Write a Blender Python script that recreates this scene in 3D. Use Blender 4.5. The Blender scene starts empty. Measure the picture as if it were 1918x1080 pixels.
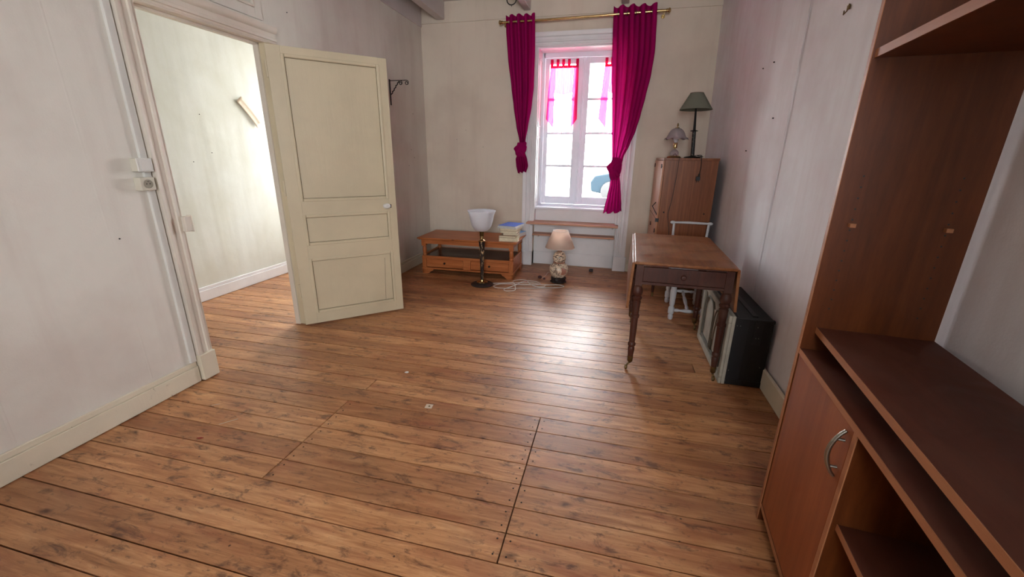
import bpy, bmesh, math, random
from mathutils import Vector, Matrix, noise
random.seed(7)
SC = bpy.context.scene
COL = SC.collection
PI = math.pi

# ------------------------------------------------------------------ camera, world, light, exposure
cam_d = bpy.data.cameras.new('camera')
cam_d.sensor_width = 36.0
cam_d.lens = 36.0 * 772.03 / 1918.0
cam_d.clip_start = 0.02
cam = bpy.data.objects.new('camera', cam_d)
COL.objects.link(cam)
RT = Vector((0.97126042, 0.2376447, 0.01334892))
UP = Vector((-0.08458194, 0.29217857, 0.95261618))
FW = Vector((-0.22248391, 0.92636747, -0.30388192))
M = Matrix((RT, UP, -FW)).transposed().to_4x4()
M.translation = Vector((0, 0, 1.35))
cam.matrix_world = M
SC.camera = cam

world = bpy.data.worlds.new('world')
SC.world = world
world.use_nodes = True
bg = world.node_tree.nodes['Background']
bg.inputs['Color'].default_value = (0.97, 0.975, 1.0, 1)
bg.inputs['Strength'].default_value = 22.0

SC.view_settings.view_transform = 'Standard'
SC.view_settings.look = 'None'
SC.view_settings.gamma = 1.0
SC.view_settings.use_curve_mapping = False
SC.view_settings.exposure = 0.76

def portal(name, loc, rot, sx, sy):
    d = bpy.data.lights.new(name, 'AREA')
    d.shape = 'RECTANGLE'; d.size = sx; d.size_y = sy
    d.cycles.is_portal = True
    o = bpy.data.objects.new(name, d); COL.objects.link(o)
    o.location = loc; o.rotation_euler = rot
    return o
portal('window_daylight', (-0.47, 5.60, 1.65), (-PI/2, 0, 0), 1.0, 1.85)
portal('hall_daylight', (-3.08, 5.60, 1.65), (-PI/2, 0, 0), 1.1, 2.1)
portal('added_rear_daylight', (.30, -2.48, 1.80), (PI/2, 0, 0), 1.1, 1.4)  # portal for the unseen window added behind the camera as fill

# ------------------------------------------------------------------ helpers
class MB:
    """collects primitive shapes into one bmesh"""
    def __init__(s): s.bm = bmesh.new()
    def box(s, x0, x1, y0, y1, z0, z1):
        v = [s.bm.verts.new(p) for p in ((x0,y0,z0),(x1,y0,z0),(x1,y1,z0),(x0,y1,z0),(x0,y0,z1),(x1,y0,z1),(x1,y1,z1),(x0,y1,z1))]
        for f in ((0,3,2,1),(4,5,6,7),(0,1,5,4),(1,2,6,5),(2,3,7,6),(3,0,4,7)):
            s.bm.faces.new([v[i] for i in f])
        return s
    def hexa(s, pts):
        v = [s.bm.verts.new(p) for p in pts]
        for f in ((0,3,2,1),(4,5,6,7),(0,1,5,4),(1,2,6,5),(2,3,7,6),(3,0,4,7)):
            s.bm.faces.new([v[i] for i in f])
        return s
    def lathe(s, prof, c=(0,0,0), n=24, sx=1.0, sy=1.0, axis='z'):
        rings = []
        for r, z in prof:
            ring = []
            if r < 1e-5:
                ring = [s.bm.verts.new(s._ax((0, 0, z), axis, c))]
            else:
                for i in range(n):
                    a = 2*PI*i/n
                    ring.append(s.bm.verts.new(s._ax((r*sx*math.cos(a), r*sy*math.sin(a), z), axis, c)))
            rings.append(ring)
        for a, b in zip(rings, rings[1:]):
            for i in range(n):
                j = (i+1) % n
                if len(a) == 1 and len(b) == 1: continue
                if len(a) == 1: s.bm.faces.new((a[0], b[j], b[i]))
                elif len(b) == 1: s.bm.faces.new((a[i], a[j], b[0]))
                else: s.bm.faces.new((a[i], a[j], b[j], b[i]))
        return s
    def _ax(s, p, axis, c):
        x, y, z = p
        if axis == 'x': x, y, z = z, x, y
        elif axis == 'y': x, y, z = y, z, x
        return (x+c[0], y+c[1], z+c[2])
    def tube(s, pts, r, n=8, closed=False):
        pts = [Vector(p) for p in pts]
        N = len(pts); rings = []
        rr = r if isinstance(r, (list, tuple)) else [r]*N
        prev = None
        for i, p in enumerate(pts):
            if closed: t = pts[(i+1) % N] - pts[i-1]
            else: t = pts[min(i+1, N-1)] - pts[max(i-1, 0)]
            if t.length < 1e-9: t = Vector((0, 0, 1))
            t.normalize()
            if prev is None:
                a = Vector((0, 0, 1)) if abs(t.z) < .9 else Vector((1, 0, 0))
                u = t.cross(a).normalized()
            else:
                u = (prev - t*prev.dot(t))
                u = u.normalized() if u.length > 1e-6 else t.orthogonal().normalized()
            prev = u; w = t.cross(u)
            rings.append([s.bm.verts.new(p + (u*math.cos(2*PI*k/n) + w*math.sin(2*PI*k/n))*rr[i]) for k in range(n)])
        m = N if closed else N-1
        for i in range(m):
            a, b = rings[i], rings[(i+1) % N]
            for k in range(n):
                j = (k+1) % n
                s.bm.faces.new((a[k], a[j], b[j], b[k]))
        if not closed:
            s.bm.faces.new(list(reversed(rings[0]))); s.bm.faces.new(rings[-1])
        return s
    def prism(s, poly, a0, a1, axis='y'):
        """poly = 2D outline; extruded along axis"""
        def P(u, v, a):
            if axis == 'y': return (u, a, v)
            if axis == 'x': return (a, u, v)
            return (u, v, a)
        A = [s.bm.verts.new(P(u, v, a0)) for u, v in poly]
        B = [s.bm.verts.new(P(u, v, a1)) for u, v in poly]
        n = len(poly)
        for i in range(n):
            j = (i+1) % n
            s.bm.faces.new((A[i], A[j], B[j], B[i]))
        s.bm.faces.new(list(reversed(A))); s.bm.faces.new(B)
        return s
    def grid(s, f, nu, nv):
        V = [[s.bm.verts.new(f(i/nu, j/nv)) for i in range(nu+1)] for j in range(nv+1)]
        for j in range(nv):
            for i in range(nu):
                s.bm.faces.new((V[j][i], V[j][i+1], V[j+1][i+1], V[j+1][i]))
        return s
    def frame(s, x0, x1, z0, z1, w, y0, y1):
        """rectangular frame in the xz plane made of four bars"""
        s.box(x0, x0+w, y0, y1, z0, z1); s.box(x1-w, x1, y0, y1, z0, z1)
        s.box(x0+w, x1-w, y0, y1, z1-w, z1); s.box(x0+w, x1-w, y0, y1, z0, z0+w)
        return s
    def mesh(s, name):
        bmesh.ops.recalc_face_normals(s.bm, faces=s.bm.faces)
        me = bpy.data.meshes.new(name); s.bm.to_mesh(me); s.bm.free()
        return me

def obj(name, mb, mat, parent=None, bevel=0, smooth=False, loc=(0,0,0), solid=0, rot=None):
    me = mb.mesh(name) if isinstance(mb, MB) else mb
    if mat and not me.materials: me.materials.append(mat)
    if smooth:
        me.shade_smooth(); me.set_sharp_from_angle(angle=math.radians(38))
    o = bpy.data.objects.new(name, me); COL.objects.link(o)
    o.location = loc
    if rot: o.rotation_euler = rot
    if parent: o.parent = parent
    if solid:
        m = o.modifiers.new('solid', 'SOLIDIFY'); m.thickness = solid
    if bevel:
        m = o.modifiers.new('bevel', 'BEVEL'); m.width = bevel; m.segments = 2
        m.limit_method = 'ANGLE'; m.angle_limit = math.radians(40)
    return o
def tag(o, label=None, cat=None, group=None, kind=None):
    if label: o['label'] = label
    if cat: o['category'] = cat
    if group: o['group'] = group
    if kind: o['kind'] = kind
    return o
def thing(name, label, cat, loc=(0,0,0), rz=0, group=None, rot=None):
    o = bpy.data.objects.new(name, None); COL.objects.link(o)
    o.empty_display_size = .1
    o.location = loc; o.rotation_euler = rot if rot else (0, 0, rz)
    return tag(o, label, cat, group)
def setting(name, label=None, loc=(0,0,0), rz=0):
    o = bpy.data.objects.new(name, None); COL.objects.link(o)
    o.location = loc; o.rotation_euler = (0, 0, rz)
    return tag(o, label, None, None, 'structure')

# ------------------------------------------------------------------ materials
def lin(c):
    f = lambda v: (v/255/12.92) if v/255 <= .04045 else ((v/255+.055)/1.055)**2.4
    return (f(c[0]), f(c[1]), f(c[2]), 1)
class NT:
    def __init__(s, name):
        s.m = bpy.data.materials.new(name); s.m.use_nodes = True
        s.t = s.m.node_tree; s.b = s.t.nodes['Principled BSDF']
        s.out = s.t.nodes['Material Output']
    def n(s, typ, **kw):
        nd = s.t.nodes.new(typ)
        for k, v in kw.items():
            if k in nd.inputs.keys(): nd.inputs[k].default_value = v
            else: setattr(nd, k, v)
        return nd
    def l(s, a, b): s.t.links.new(a, b)
    def ramp(s, fac, stops, interp='LINEAR'):
        r = s.n('ShaderNodeValToRGB'); r.color_ramp.interpolation = interp
        while len(r.color_ramp.elements) < len(stops): r.color_ramp.elements.new(.5)
        for e, (p, c) in zip(r.color_ramp.elements, stops):
            e.position = p; e.color = c if len(c) == 4 else (*c, 1)
        s.l(fac, r.inputs[0]); return r.outputs[0]
    def mix(s, a, b, fac, blend='MIX'):
        m = s.n('ShaderNodeMix', data_type='RGBA', blend_type=blend)
        for i, v in ((6, a), (7, b), (0, fac)):
            if hasattr(v, 'links'): s.l(v, m.inputs[i])
            else: m.inputs[i].default_value = v
        return m.outputs[2]
    def math(s, op, a, b=0.0, c=0.0):
        m = s.n('ShaderNodeMath', operation=op)
        for i, v in ((0, a), (1, b), (2, c)):
            if hasattr(v, 'links'): s.l(v, m.inputs[i])
            else: m.inputs[i].default_value = v
        return m.outputs[0]
    def bump(s, h, strength=.3, dist=.01):
        b = s.n('ShaderNodeBump'); b.inputs['Strength'].default_value = strength
        b.inputs['Distance'].default_value = dist
        s.l(h, b.inputs['Height']); s.l(b.outputs[0], s.b.inputs['Normal'])
    def coords(s, scale=(1,1,1), rnd=False, kind='Object'):
        tc = s.n('ShaderNodeTexCoord'); src = tc.outputs[kind]
        if rnd:
            oi = s.n('ShaderNodeObjectInfo')
            k = s.math('MULTIPLY', oi.outputs['Random'], 37.0)
            va = s.n('ShaderNodeVectorMath', operation='ADD')
            s.l(src, va.inputs[0]); s.l(k, va.inputs[1]); src = va.outputs[0]
        mp = s.n('ShaderNodeMapping'); mp.inputs['Scale'].default_value = scale
        s.l(src, mp.inputs[0]); return mp.outputs[0]
    def noise(s, vec, scale, detail=4, rough=.55, dist=0):
        n = s.n('ShaderNodeTexNoise'); n.inputs['Scale'].default_value = scale
        n.inputs['Detail'].default_value = detail; n.inputs['Roughness'].default_value = rough
        n.inputs['Distortion'].default_value = dist
        s.l(vec, n.inputs['Vector']); return n.outputs[0]

def plain(name, c, rough=.5, metal=0, var=.08, scale=12, bump=0, spec=.5):
    t = NT(name); c = lin(c)
    v = t.coords()
    nz = t.noise(v, scale, 4)
    d = tuple(x*(1-2*var) for x in c[:3]) + (1,)
    u = tuple(min(1, x*(1+var)) for x in c[:3]) + (1,)
    t.l(t.ramp(nz, [(.3, d), (.7, u)]), t.b.inputs['Base Color'])
    t.b.inputs['Roughness'].default_value = rough; t.b.inputs['Metallic'].default_value = metal
    t.b.inputs['Specular IOR Level'].default_value = spec
    if bump: t.bump(t.noise(v, scale*6, 5), bump, .002)
    return t.m

def plaster(name, c, dirt, rough=.75, bump=.35):
    """painted lining paper over plaster: faint blotches, grain, vertical undulation"""
    t = NT(name); v = t.coords()
    big = t.noise(v, 1.6, 5, .6)
    vs = t.coords((5, 5, .55)); streak = t.noise(vs, 1.3, 4, .6)
    col = t.mix(lin(c), lin(dirt), t.ramp(big, [(.42, (0,0,0,1)), (.72, (.75,.75,.75,1))]))
    col = t.mix(col, lin(dirt), t.ramp(streak, [(.5, (0,0,0,1)), (.75, (.55,.55,.55,1))]))
    fine = t.noise(v, 42, 3, .7)
    col = t.mix(col, lin(dirt), t.ramp(fine, [(.66, (0,0,0,1)), (.82, (.3,.3,.3,1))]))
    t.l(col, t.b.inputs['Base Color'])
    t.b.inputs['Roughness'].default_value = rough
    hs = t.math('ADD', t.math('MULTIPLY', t.noise(t.coords((3, 3, .4)), 1.3, 2), 2.0), t.math('MULTIPLY', t.noise(v, 140, 3), .10))
    hs = t.math('ADD', hs, t.math('MULTIPLY', t.noise(v, 5, 3), .5))
    t.bump(hs, bump, .012)
    return t.m

def wood(name, stops, scale=(1.2, 14, 14), rough=.45, ring=3.0, rnd=True, knots=False, bump=.12, dusty=None, coat=0):
    """stretched noise grain along object x"""
    t = NT(name); v = t.coords(scale, rnd)
    a = t.noise(v, ring, 6, .6, .6)
    fine = t.noise(t.coords((scale[0]*2, scale[1]*7, scale[2]*7), rnd), 4, 3, .7)
    f = t.math('ADD', t.math('MULTIPLY', a, .75), t.math('MULTIPLY', fine, .25))
    col = t.ramp(f, [(p, lin(c)) for p, c in stops])
    if knots:
        kv = t.coords((2.3, 5, 5), rnd); vo = t.n('ShaderNodeTexVoronoi'); vo.inputs['Scale'].default_value = 1.6
        t.l(kv, vo.inputs['Vector'])
        col = t.mix(col, lin((70, 38, 20)), t.ramp(vo.outputs['Distance'], [(.02, (.9,.9,.9,1)), (.09, (0,0,0,1))]))
    if dusty:
        dn = t.noise(t.coords((1.4, 1.4, 1.4)), 3.0, 8, .62, .8)
        col = t.mix(col, lin(dusty), t.ramp(dn, [(.45, (0,0,0,1)), (.8, (.6,.6,.6,1))]))
        t.l(t.ramp(dn, [(.3, (rough,)*3), (.7, (min(1, rough+.3),)*3)]), t.b.inputs['Roughness'])
    else: t.b.inputs['Roughness'].default_value = rough
    t.l(col, t.b.inputs['Base Color'])
    t.b.inputs['Coat Weight'].default_value = coat
    t.b.inputs['Specular IOR Level'].default_value = .32
    t.bump(f, bump, .002)
    return t.m

def floor_wood():
    t = NT('worn_pine_boards'); oi = t.n('ShaderNodeObjectInfo')
    v = t.coords((1.1, 13, 13), True)
    a = t.noise(v, 2.6, 7, .62, .9)
    fine = t.noise(t.coords((3, 90, 90), True), 3, 3, .7)
    f = t.math('ADD', t.math('MULTIPLY', a, .7), t.math('MULTIPLY', fine, .3))
    col = t.ramp(f, [(.30, lin((140, 94, 60))), (.42, lin((176, 128, 88))), (.54, lin((200, 154, 112))), (.68, lin((222, 182, 140)))])
    # per board tint
    tint = t.ramp(oi.outputs['Random'], [(0, lin((213, 190, 172))), (.5, lin((238, 222, 205))), (1, lin((255, 240, 224)))])
    col = t.mix(col, tint, 1.0, 'MULTIPLY')
    # red-brown stain remains, patchy
    st = t.noise(t.coords((1.3, 5, 5), True), 2.2, 5, .6)
    col = t.mix(col, lin((138, 66, 40)), t.ramp(st, [(.5, (0,0,0,1)), (.74, (.6,.6,.6,1))]))
    # traffic dirt over everything (room coordinates)
    g = t.n('ShaderNodeNewGeometry'); mp = t.n('ShaderNodeMapping'); mp.inputs['Scale'].default_value = (1, 1.7, 1)
    t.l(g.outputs['Position'], mp.inputs[0]); W = mp.outputs[0]
    dn = t.noise(W, 1.1, 7, .68, .3)
    col = t.mix(col, lin((112, 80, 60)), t.ramp(dn, [(.48, (0,0,0,1)), (.74, (.5,.5,.5,1))]))
    sm = t.noise(t.coords((5, 12, 12), True), 1.5, 6, .72, .5)
    col = t.mix(col, lin((74, 44, 32)), t.ramp(sm, [(.545, (0,0,0,1)), (.66, (.72,.72,.72,1))]))
    sm2 = t.noise(W, 17, 4, .7, .2)
    col = t.mix(col, lin((84, 52, 38)), t.ramp(sm2, [(.58, (0,0,0,1)), (.70, (.7,.7,.7,1))]))
    # knots: elongated dark eyes with a paler ring
    kv = t.coords((4.6, 9, 9), True); vo = t.n('ShaderNodeTexVoronoi'); vo.inputs['Scale'].default_value = 1.0
    wob = t.noise(kv, 4, 2); vv = t.n('ShaderNodeVectorMath', operation='ADD')
    t.l(kv, vv.inputs[0]); t.l(t.math('MULTIPLY', wob, .25), vv.inputs[1]); t.l(vv.outputs[0], vo.inputs['Vector'])
    kd = t.ramp(vo.outputs['Distance'], [(.03, (1,1,1,1)), (.09, (.5,.5,.5,1)), (.17, (0,0,0,1))])
    keep = t.ramp(t.math('FRACT', t.math('MULTIPLY', vo.outputs['Color'], 3.7)), [(.25, (0,0,0,1)), (.5, (1,1,1,1))])
    col = t.mix(col, lin((58, 30, 18)), t.math('MULTIPLY', t.math('MULTIPLY', kd, keep), .85))
    # pin holes
    ph = t.n('ShaderNodeTexVoronoi'); ph.inputs['Scale'].default_value = 11.0
    t.l(t.coords((1, 1, 1), True), ph.inputs['Vector'])
    col = t.mix(col, lin((44, 26, 20)), t.ramp(ph.outputs['Distance'], [(.035, (.8,.8,.8,1)), (.06, (0,0,0,1))]))
    t.l(col, t.b.inputs['Base Color'])
    ro = t.ramp(t.math('ADD', t.math('MULTIPLY', dn, .5), t.math('MULTIPLY', fine, .5)), [(.3, (.33,)*3), (.7, (.52,)*3)])
    t.l(ro, t.b.inputs['Roughness'])
    t.b.inputs['Specular IOR Level'].default_value = .55
    hh = t.math('ADD', f, t.math('MULTIPLY', t.noise(W, 22, 3), .5))
    t.bump(hh, .22, .004)
    return t.m

def cloth(name, c, transl=.35, transp=0.0, rough=.9, c2=None):
    t = NT(name)
    t.t.nodes.remove(t.b)
    w = t.noise(t.coords((600, 600, 600)), 1, 1)
    n1 = t.n('ShaderNodeBsdfDiffuse'); n1.inputs[0].default_value = lin(c)
    n2 = t.n('ShaderNodeBsdfTranslucent'); n2.inputs[0].default_value = lin(c2 or c)
    m = t.n('ShaderNodeMixShader'); m.inputs[0].default_value = transl
    t.l(n1.outputs[0], m.inputs[1]); t.l(n2.outputs[0], m.inputs[2])
    last = m.outputs[0]
    if transp:
        n3 = t.n('ShaderNodeBsdfTransparent')
        n3.inputs[0].default_value = (1, 1, 1, 1)
        m2 = t.n('ShaderNodeMixShader')
        t.l(t.ramp(w, [(.4, (transp*.8,)*3), (.6, (min(1, transp*1.2),)*3)]), m2.inputs[0])
        t.l(last, m2.inputs[1]); t.l(n3.outputs[0], m2.inputs[2]); last = m2.outputs[0]
    t.l(last, t.out.inputs[0])
    return t.m

def glass_mat():
    t = NT('window_glass'); t.t.nodes.remove(t.b)
    a = t.n('ShaderNodeBsdfTransparent'); a.inputs[0].default_value = (.95, .97, .97, 1)
    b = t.n('ShaderNodeBsdfGlossy'); b.inputs['Roughness'].default_value = .02
    m = t.n('ShaderNodeMixShader'); fr = t.n('ShaderNodeFresnel'); fr.inputs[0].default_value = 1.45
    t.l(fr.outputs[0], m.inputs[0]); t.l(a.outputs[0], m.inputs[1]); t.l(b.outputs[0], m.inputs[2])
    t.l(m.outputs[0], t.out.inputs[0]); return t.m

def peeling(name, c, under, rough=.5, amount=.64):
    """old oil paint with worn flecks and grime"""
    t = NT(name); v = t.coords()
    a = t.noise(v, 22, 8, .75); g = t.noise(v, 2.5, 6, .6)
    col = t.mix(lin(c), tuple(x*.82 for x in lin(c)[:3])+(1,), t.ramp(g, [(.42, (0,0,0,1)), (.75, (.7,.7,.7,1))]))
    col = t.mix(col, lin(under), t.ramp(a, [(amount, (0,0,0,1)), (amount+.06, (.8,.8,.8,1))]))
    t.l(col, t.b.inputs['Base Color']); t.b.inputs['Roughness'].default_value = rough
    t.bump(t.math('ADD', t.noise(t.coords((30, 30, 2)), 2, 4), t.math('MULTIPLY', t.noise(v, 60, 4), .5)), .2, .004)
    return t.m

def mottled(name, c1, c2, c3, scale=26, lo=.48, rough=.35, metal=0, stretch=(1,1,1)):
    t = NT(name); v = t.coords(stretch)
    a = t.noise(v, scale, 3, .6, .8)
    col = t.ramp(a, [(lo-.02, lin(c1)), (lo+.02, lin(c2))])
    b = t.noise(t.coords(), scale*.4, 3)
    col = t.mix(col, lin(c3), t.ramp(b, [(.55, (0,0,0,1)), (.62, (.9,.9,.9,1))]))
    t.l(col, t.b.inputs['Base Color']); t.b.inputs['Roughness'].default_value = rough
    t.b.inputs['Metallic'].default_value = metal
    return t.m

M_wall = plaster('off_white_wall_paint', (221, 216, 206), (202, 191, 181))
M_wallR = plaster('pale_wall_paint', (236, 235, 238), (216, 206, 208))
M_wallB = plaster('cream_wall_paper', (226, 213, 196), (208, 192, 176), bump=.2)
M_hall = plaster('white_hall_paint', (213, 213, 205), (196, 194, 178))
M_ceil = plaster('white_ceiling_paint', (215, 208, 204), (196, 186, 180), bump=.1)
M_beam = peeling('pinkish_beam_paint', (212, 202, 200), (168, 150, 140), .6, .72)
M_trim = peeling('cream_trim_paint', (222, 212, 190), (128, 108, 80), .45, .635)
M_trimW = peeling('white_trim_paint', (232, 230, 232), (170, 160, 150), .4, .72)
M_case = peeling('beige_casing_paint', (222, 212, 198), (186, 170, 148), .45, .69)
M_door = peeling('old_cream_door_paint', (210, 196, 166), (140, 122, 88), .4, .70)
M_groove = plain('dark_open_joint', (92, 74, 52), .9)
M_window = peeling('white_window_paint', (238, 240, 250), (180, 176, 180), .35, .74)
M_floor = floor_wood()
M_sub = plain('dark_subfloor', (26, 17, 12), .95)
M_glass = glass_mat()
M_curtain = cloth('magenta_curtain_cloth', (164, 20, 96), .22, c2=(190, 26, 116))
M_sheerpink = cloth('sheer_pink_border', (228, 44, 112), .6, .012)
M_sheerblush = cloth('sheer_blush_voile', (226, 92, 150), .5, .012)
M_sheerwhite = cloth('sheer_white_voile', (245, 225, 235), .6, .62)
M_pine = wood('orange_pine', [(.3, (146, 80, 42)), (.5, (178, 104, 58)), (.7, (200, 126, 76))], (1.2, 12, 12), .38, 2.6, knots=True)
M_pinev = wood('orange_pine_upright', [(.3, (146, 80, 42)), (.5, (178, 104, 58)), (.7, (200, 126, 76))], (12, 12, 1.2), .38, 2.6)
M_pinedark = wood('dark_stained_shelf', [(.3, (70, 44, 34)), (.7, (104, 68, 52))], (1.2, 12, 12), .25, 2.6)
M_shelfwood = wood('pale_pink_pine_shelf', [(.3, (176, 122, 96)), (.7, (214, 164, 138))], (1.2, 14, 14), .45, 2.6)
M_laminate = wood('brown_wood_laminate', [(.3, (72, 34, 12)), (.5, (90, 44, 17)), (.7, (108, 56, 24))], (9, 9, .5), .33, 2.2, bump=.03)
M_lamtop = wood('dusty_mahogany_laminate', [(.3, (72, 34, 20)), (.7, (94, 46, 28))], (8, .6, 8), .45, 2.2, bump=.03, dusty=(104, 66, 50))
M_lamdoor = wood('orange_brown_laminate', [(.3, (122, 60, 28)), (.5, (142, 74, 36)), (.7, (160, 90, 46))], (9, 9, .5), .4, 2.2, bump=.03)
M_lamedge = wood('light_edge_banding', [(.3, (152, 96, 62)), (.7, (176, 118, 80))], (8, .8, 8), .5, 2.2, bump=.03)
M_wardrobe = wood('striped_sapele_veneer', [(.3, (98, 52, 27)), (.5, (128, 74, 42)), (.7, (152, 94, 56))], (16, 16, .35), .35, 2.8, bump=.03)
M_wardfront = wood('pale_sapele_front', [(.3, (156, 100, 68)), (.7, (190, 136, 100))], (16, 16, .4), .35, 2.8, bump=.03)
M_mahog = wood('worn_mahogany', [(.3, (50, 25, 18)), (.7, (80, 40, 28))], (14, 14, 1.4), .33, 2.8, dusty=(96, 70, 58))
M_tabletop = wood('scratched_mahogany_top', [(.3, (96, 54, 28)), (.5, (124, 74, 40)), (.72, (150, 96, 56))], (14, 1.0, 14), .27, 2.4, dusty=(168, 120, 78))
M_brass = plain('polished_brass', (206, 180, 128), .25, 1.0, .05)
M_oldbrass = plain('tarnished_brass', (120, 98, 62), .4, .9, .2, 40)
M_iron = plain('black_iron', (24, 22, 22), .5, .5, .1)
M_chrome = plain('brushed_chrome', (150, 146, 136), .35, 1.0, .05)
M_blackpl = plain('black_plastic', (18, 18, 20), .5, 0, .1)
M_wire = plain('grey_cable_sheath', (214, 208, 200), .5)
M_whitepl = plain('white_plastic', (222, 220, 214), .35, 0, .02)
M_creampl = plain('cream_plastic', (208, 202, 186), .35, 0, .03)
M_greypl = plain('grey_plastic', (150, 144, 128), .5, 0, .03)  # plain grey of the socket wells
M_opal = cloth('white_opal_glass', (232, 232, 236), .35)
M_opal2 = cloth('frosted_glass', (206, 196, 198), .5, .12)
M_shadecream = cloth('cream_lampshade_cloth', (242, 222, 208), .45)
M_shadegreen = cloth('grey_green_lampshade_cloth', (132, 134, 120), .15)
M_ceramic = mottled('speckled_ceramic', (52, 36, 30), (226, 206, 182), (150, 124, 108), 34, .45, .3, stretch=(1, 1, 2.2))
M_neck = plain('terracotta_neck', (160, 104, 82), .5)
M_carved = plain('dark_carved_wood', (44, 32, 30), .55, 0, .3, 30, .8)
M_lampstem = mottled('dark_and_gilt_stem', (36, 26, 24), (190, 160, 122), (60, 40, 34), 38, .56, .35, stretch=(1, 1, .25))
M_bamboo = mottled('mottled_black_stem', (22, 20, 20), (120, 108, 88), (30, 28, 26), 60, .6, .45)
M_chair = peeling('flaking_white_chair_paint', (206, 208, 212), (124, 110, 100), .5, .68)
M_trunk = plain('scuffed_black_canvas', (5, 5, 6), .6, 0, .3, 20, .2)
M_trunkb = plain('dark_blue_grey_binding', (18, 20, 25), .5, 0, .15, 20, .2)
M_trunkedge = mottled('chipped_black_edge', (14, 14, 16), (160, 156, 150), (20, 20, 22), 50, .72, .5)
M_lining = plain('grey_canvas_lining', (170, 164, 150), .85, 0, .12, 8, .3)
M_lining2 = plain('darker_grey_lining', (112, 108, 98), .9, 0, .12, 8, .3)
M_paper = plain('old_paper', (222, 206, 188), .8, 0, .05, 10)
M_tape = plain('curled_cream_tape', (206, 188, 166), .7, 0, .04, 10)
M_screw = plain('dark_nail', (36, 28, 26), .6, .4)
M_red = plain('red_chip', (150, 22, 22), .5)
M_plugred = plain('dark_red_plug', (66, 14, 18), .4)
M_ground = plain('pale_street_concrete', (200, 198, 192), .9, 0, .05, 1)
M_facade = plain('pale_street_facade', (226, 222, 212), .9, 0, .03, 1)
M_car = plain('blue_grey_car_paint', (20, 32, 40), .6, 0, .02, spec=.1)
M_carwhite = plain('white_car_paint', (230, 230, 232), .3, 0, .02)
M_carglass = plain('dark_car_glass', (14, 26, 34), .3, 0, .02)

# ------------------------------------------------------------------ setting: floor
XL, XR, YB, ZC = -2.41, 1.01, 5.20, 3.05
fl = obj('floor', MB().box(-3.90, 1.25, -2.5, 5.6, -.14, -.026), M_sub)
tag(fl, None, None, None, 'structure')
BW = .125
def board_mesh(L):
    g = .0030; t = .026; c = .0012
    x0, x1 = -L/2+g, L/2-g; y0, y1 = -BW/2+g, BW/2-g
    b = MB()
    b.hexa([(x0,y0,-t),(x1,y0,-t),(x1,y1,-t),(x0,y1,-t),(x0,y0,-c),(x1,y0,-c),(x1,y1,-c),(x0,y1,-c)])
    top = [f for f in b.bm.faces if abs(f.calc_center_median().z + c) < 1e-6][0]
    r = bmesh.ops.inset_region(b.bm, faces=[top], thickness=c)
    for v in top.verts: v.co.z = 0
    me = b.mesh('floorboard'); me.materials.append(M_floor); return me
cache = {}
HX0, HX1 = -3.72, 1.03
def board(xa, xb, k):
    L = round(xb-xa, 3)
    if L not in cache: cache[L] = board_mesh(L)
    y = .79 + BW*k + BW/2
    o = bpy.data.objects.new('floorboard', cache[L]); COL.objects.link(o)
    o.parent = fl; o.location = ((xa+xb)/2, y, random.uniform(-.0012, 0))
    return o
special = {}
for k in range(2, 9): special.setdefault(k, []).append(-.29)
for k in range(3, 8): special.setdefault(k, []).append(-1.39)
for k in (9, 10): special.setdefault(k, []).append(-1.36 if k == 9 else -3.1)
for k in range(-26, 36):
    cuts = sorted(special.get(k, []))
    if not cuts and (k*7) % 5 == 0 and k > 14: cuts = [[-1.9, .3, -.7, .62][k % 4]]
    xs = [HX0] + cuts + [HX1]
    for a, b in zip(xs, xs[1:]): board(a, b, k)
nail_me = MB().lathe([(0, .0012), (.003, .001), (.0038, 0)], n=8).mesh('nail_head'); nail_me.materials.append(M_screw)
for k in range(2, 9):
    for dx in (-.025,) if k % 2 else (-.025, .025):
        for dy in (.03, .095):
            o = bpy.data.objects.new('nail_head', nail_me); COL.objects.link(o); o.parent = fl
            o.location = (-.29+dx, .79+BW*k+dy, .0)
for k in range(3, 8):
    for dy in (.03, .095):
        o = bpy.data.objects.new('nail_head', nail_me); COL.objects.link(o); o.parent = fl
        o.location = (-1.36, .79+BW*k+dy, .0)

# ------------------------------------------------------------------ walls and ceiling
DY0, DY1, DZ = 1.855, 2.700, 2.078      # doorway in the left wall
w = MB()
w.box(XL-.08, XL, -2.4, DY0, -.03, ZC); w.box(XL-.08, XL, DY1, YB, -.03, ZC); w.box(XL-.08, XL, DY0, DY1, DZ, ZC)
wall_left = tag(obj('wall_left', w, M_wall), None, None, None, 'structure')
def nails(parent, pts, axis, r=.004):
    me = MB().lathe([(0, .007), (r*.6, .006), (r*.8, .003), (r*.8, -.004)], n=8, axis='x' if axis != 'y' else 'y').mesh('nail'); me.materials.append(M_screw)
    for p in pts:
        o = bpy.data.objects.new('nail', me); COL.objects.link(o); o.parent = parent; o.location = p
        if axis in ('-x', 'y'): o.rotation_euler = (0, 0, PI)
nails(wall_left, [(XL, 4.766, 1.417), (XL, 4.838, 1.326), (XL, 4.687, 1.235), (XL, 4.86, 1.82), (XL, 1.02, 1.23), (XL, 2.95, 2.32), (XL, 1.53, .93)], 'x')
# wallpaper seams, slightly lifted
for y in (1.49, .93, .40):
    obj('wallpaper_seam', MB().grid(lambda u, v, y=y: (XL+.0004+.0012*math.sin(PI*u)*(.6+.4*math.sin(9*v+y)), y+.012*(u-.5)+.010*math.sin(5*v+y), .15+2.88*v), 3, 24), M_wall, wall_left, smooth=True)

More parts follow.
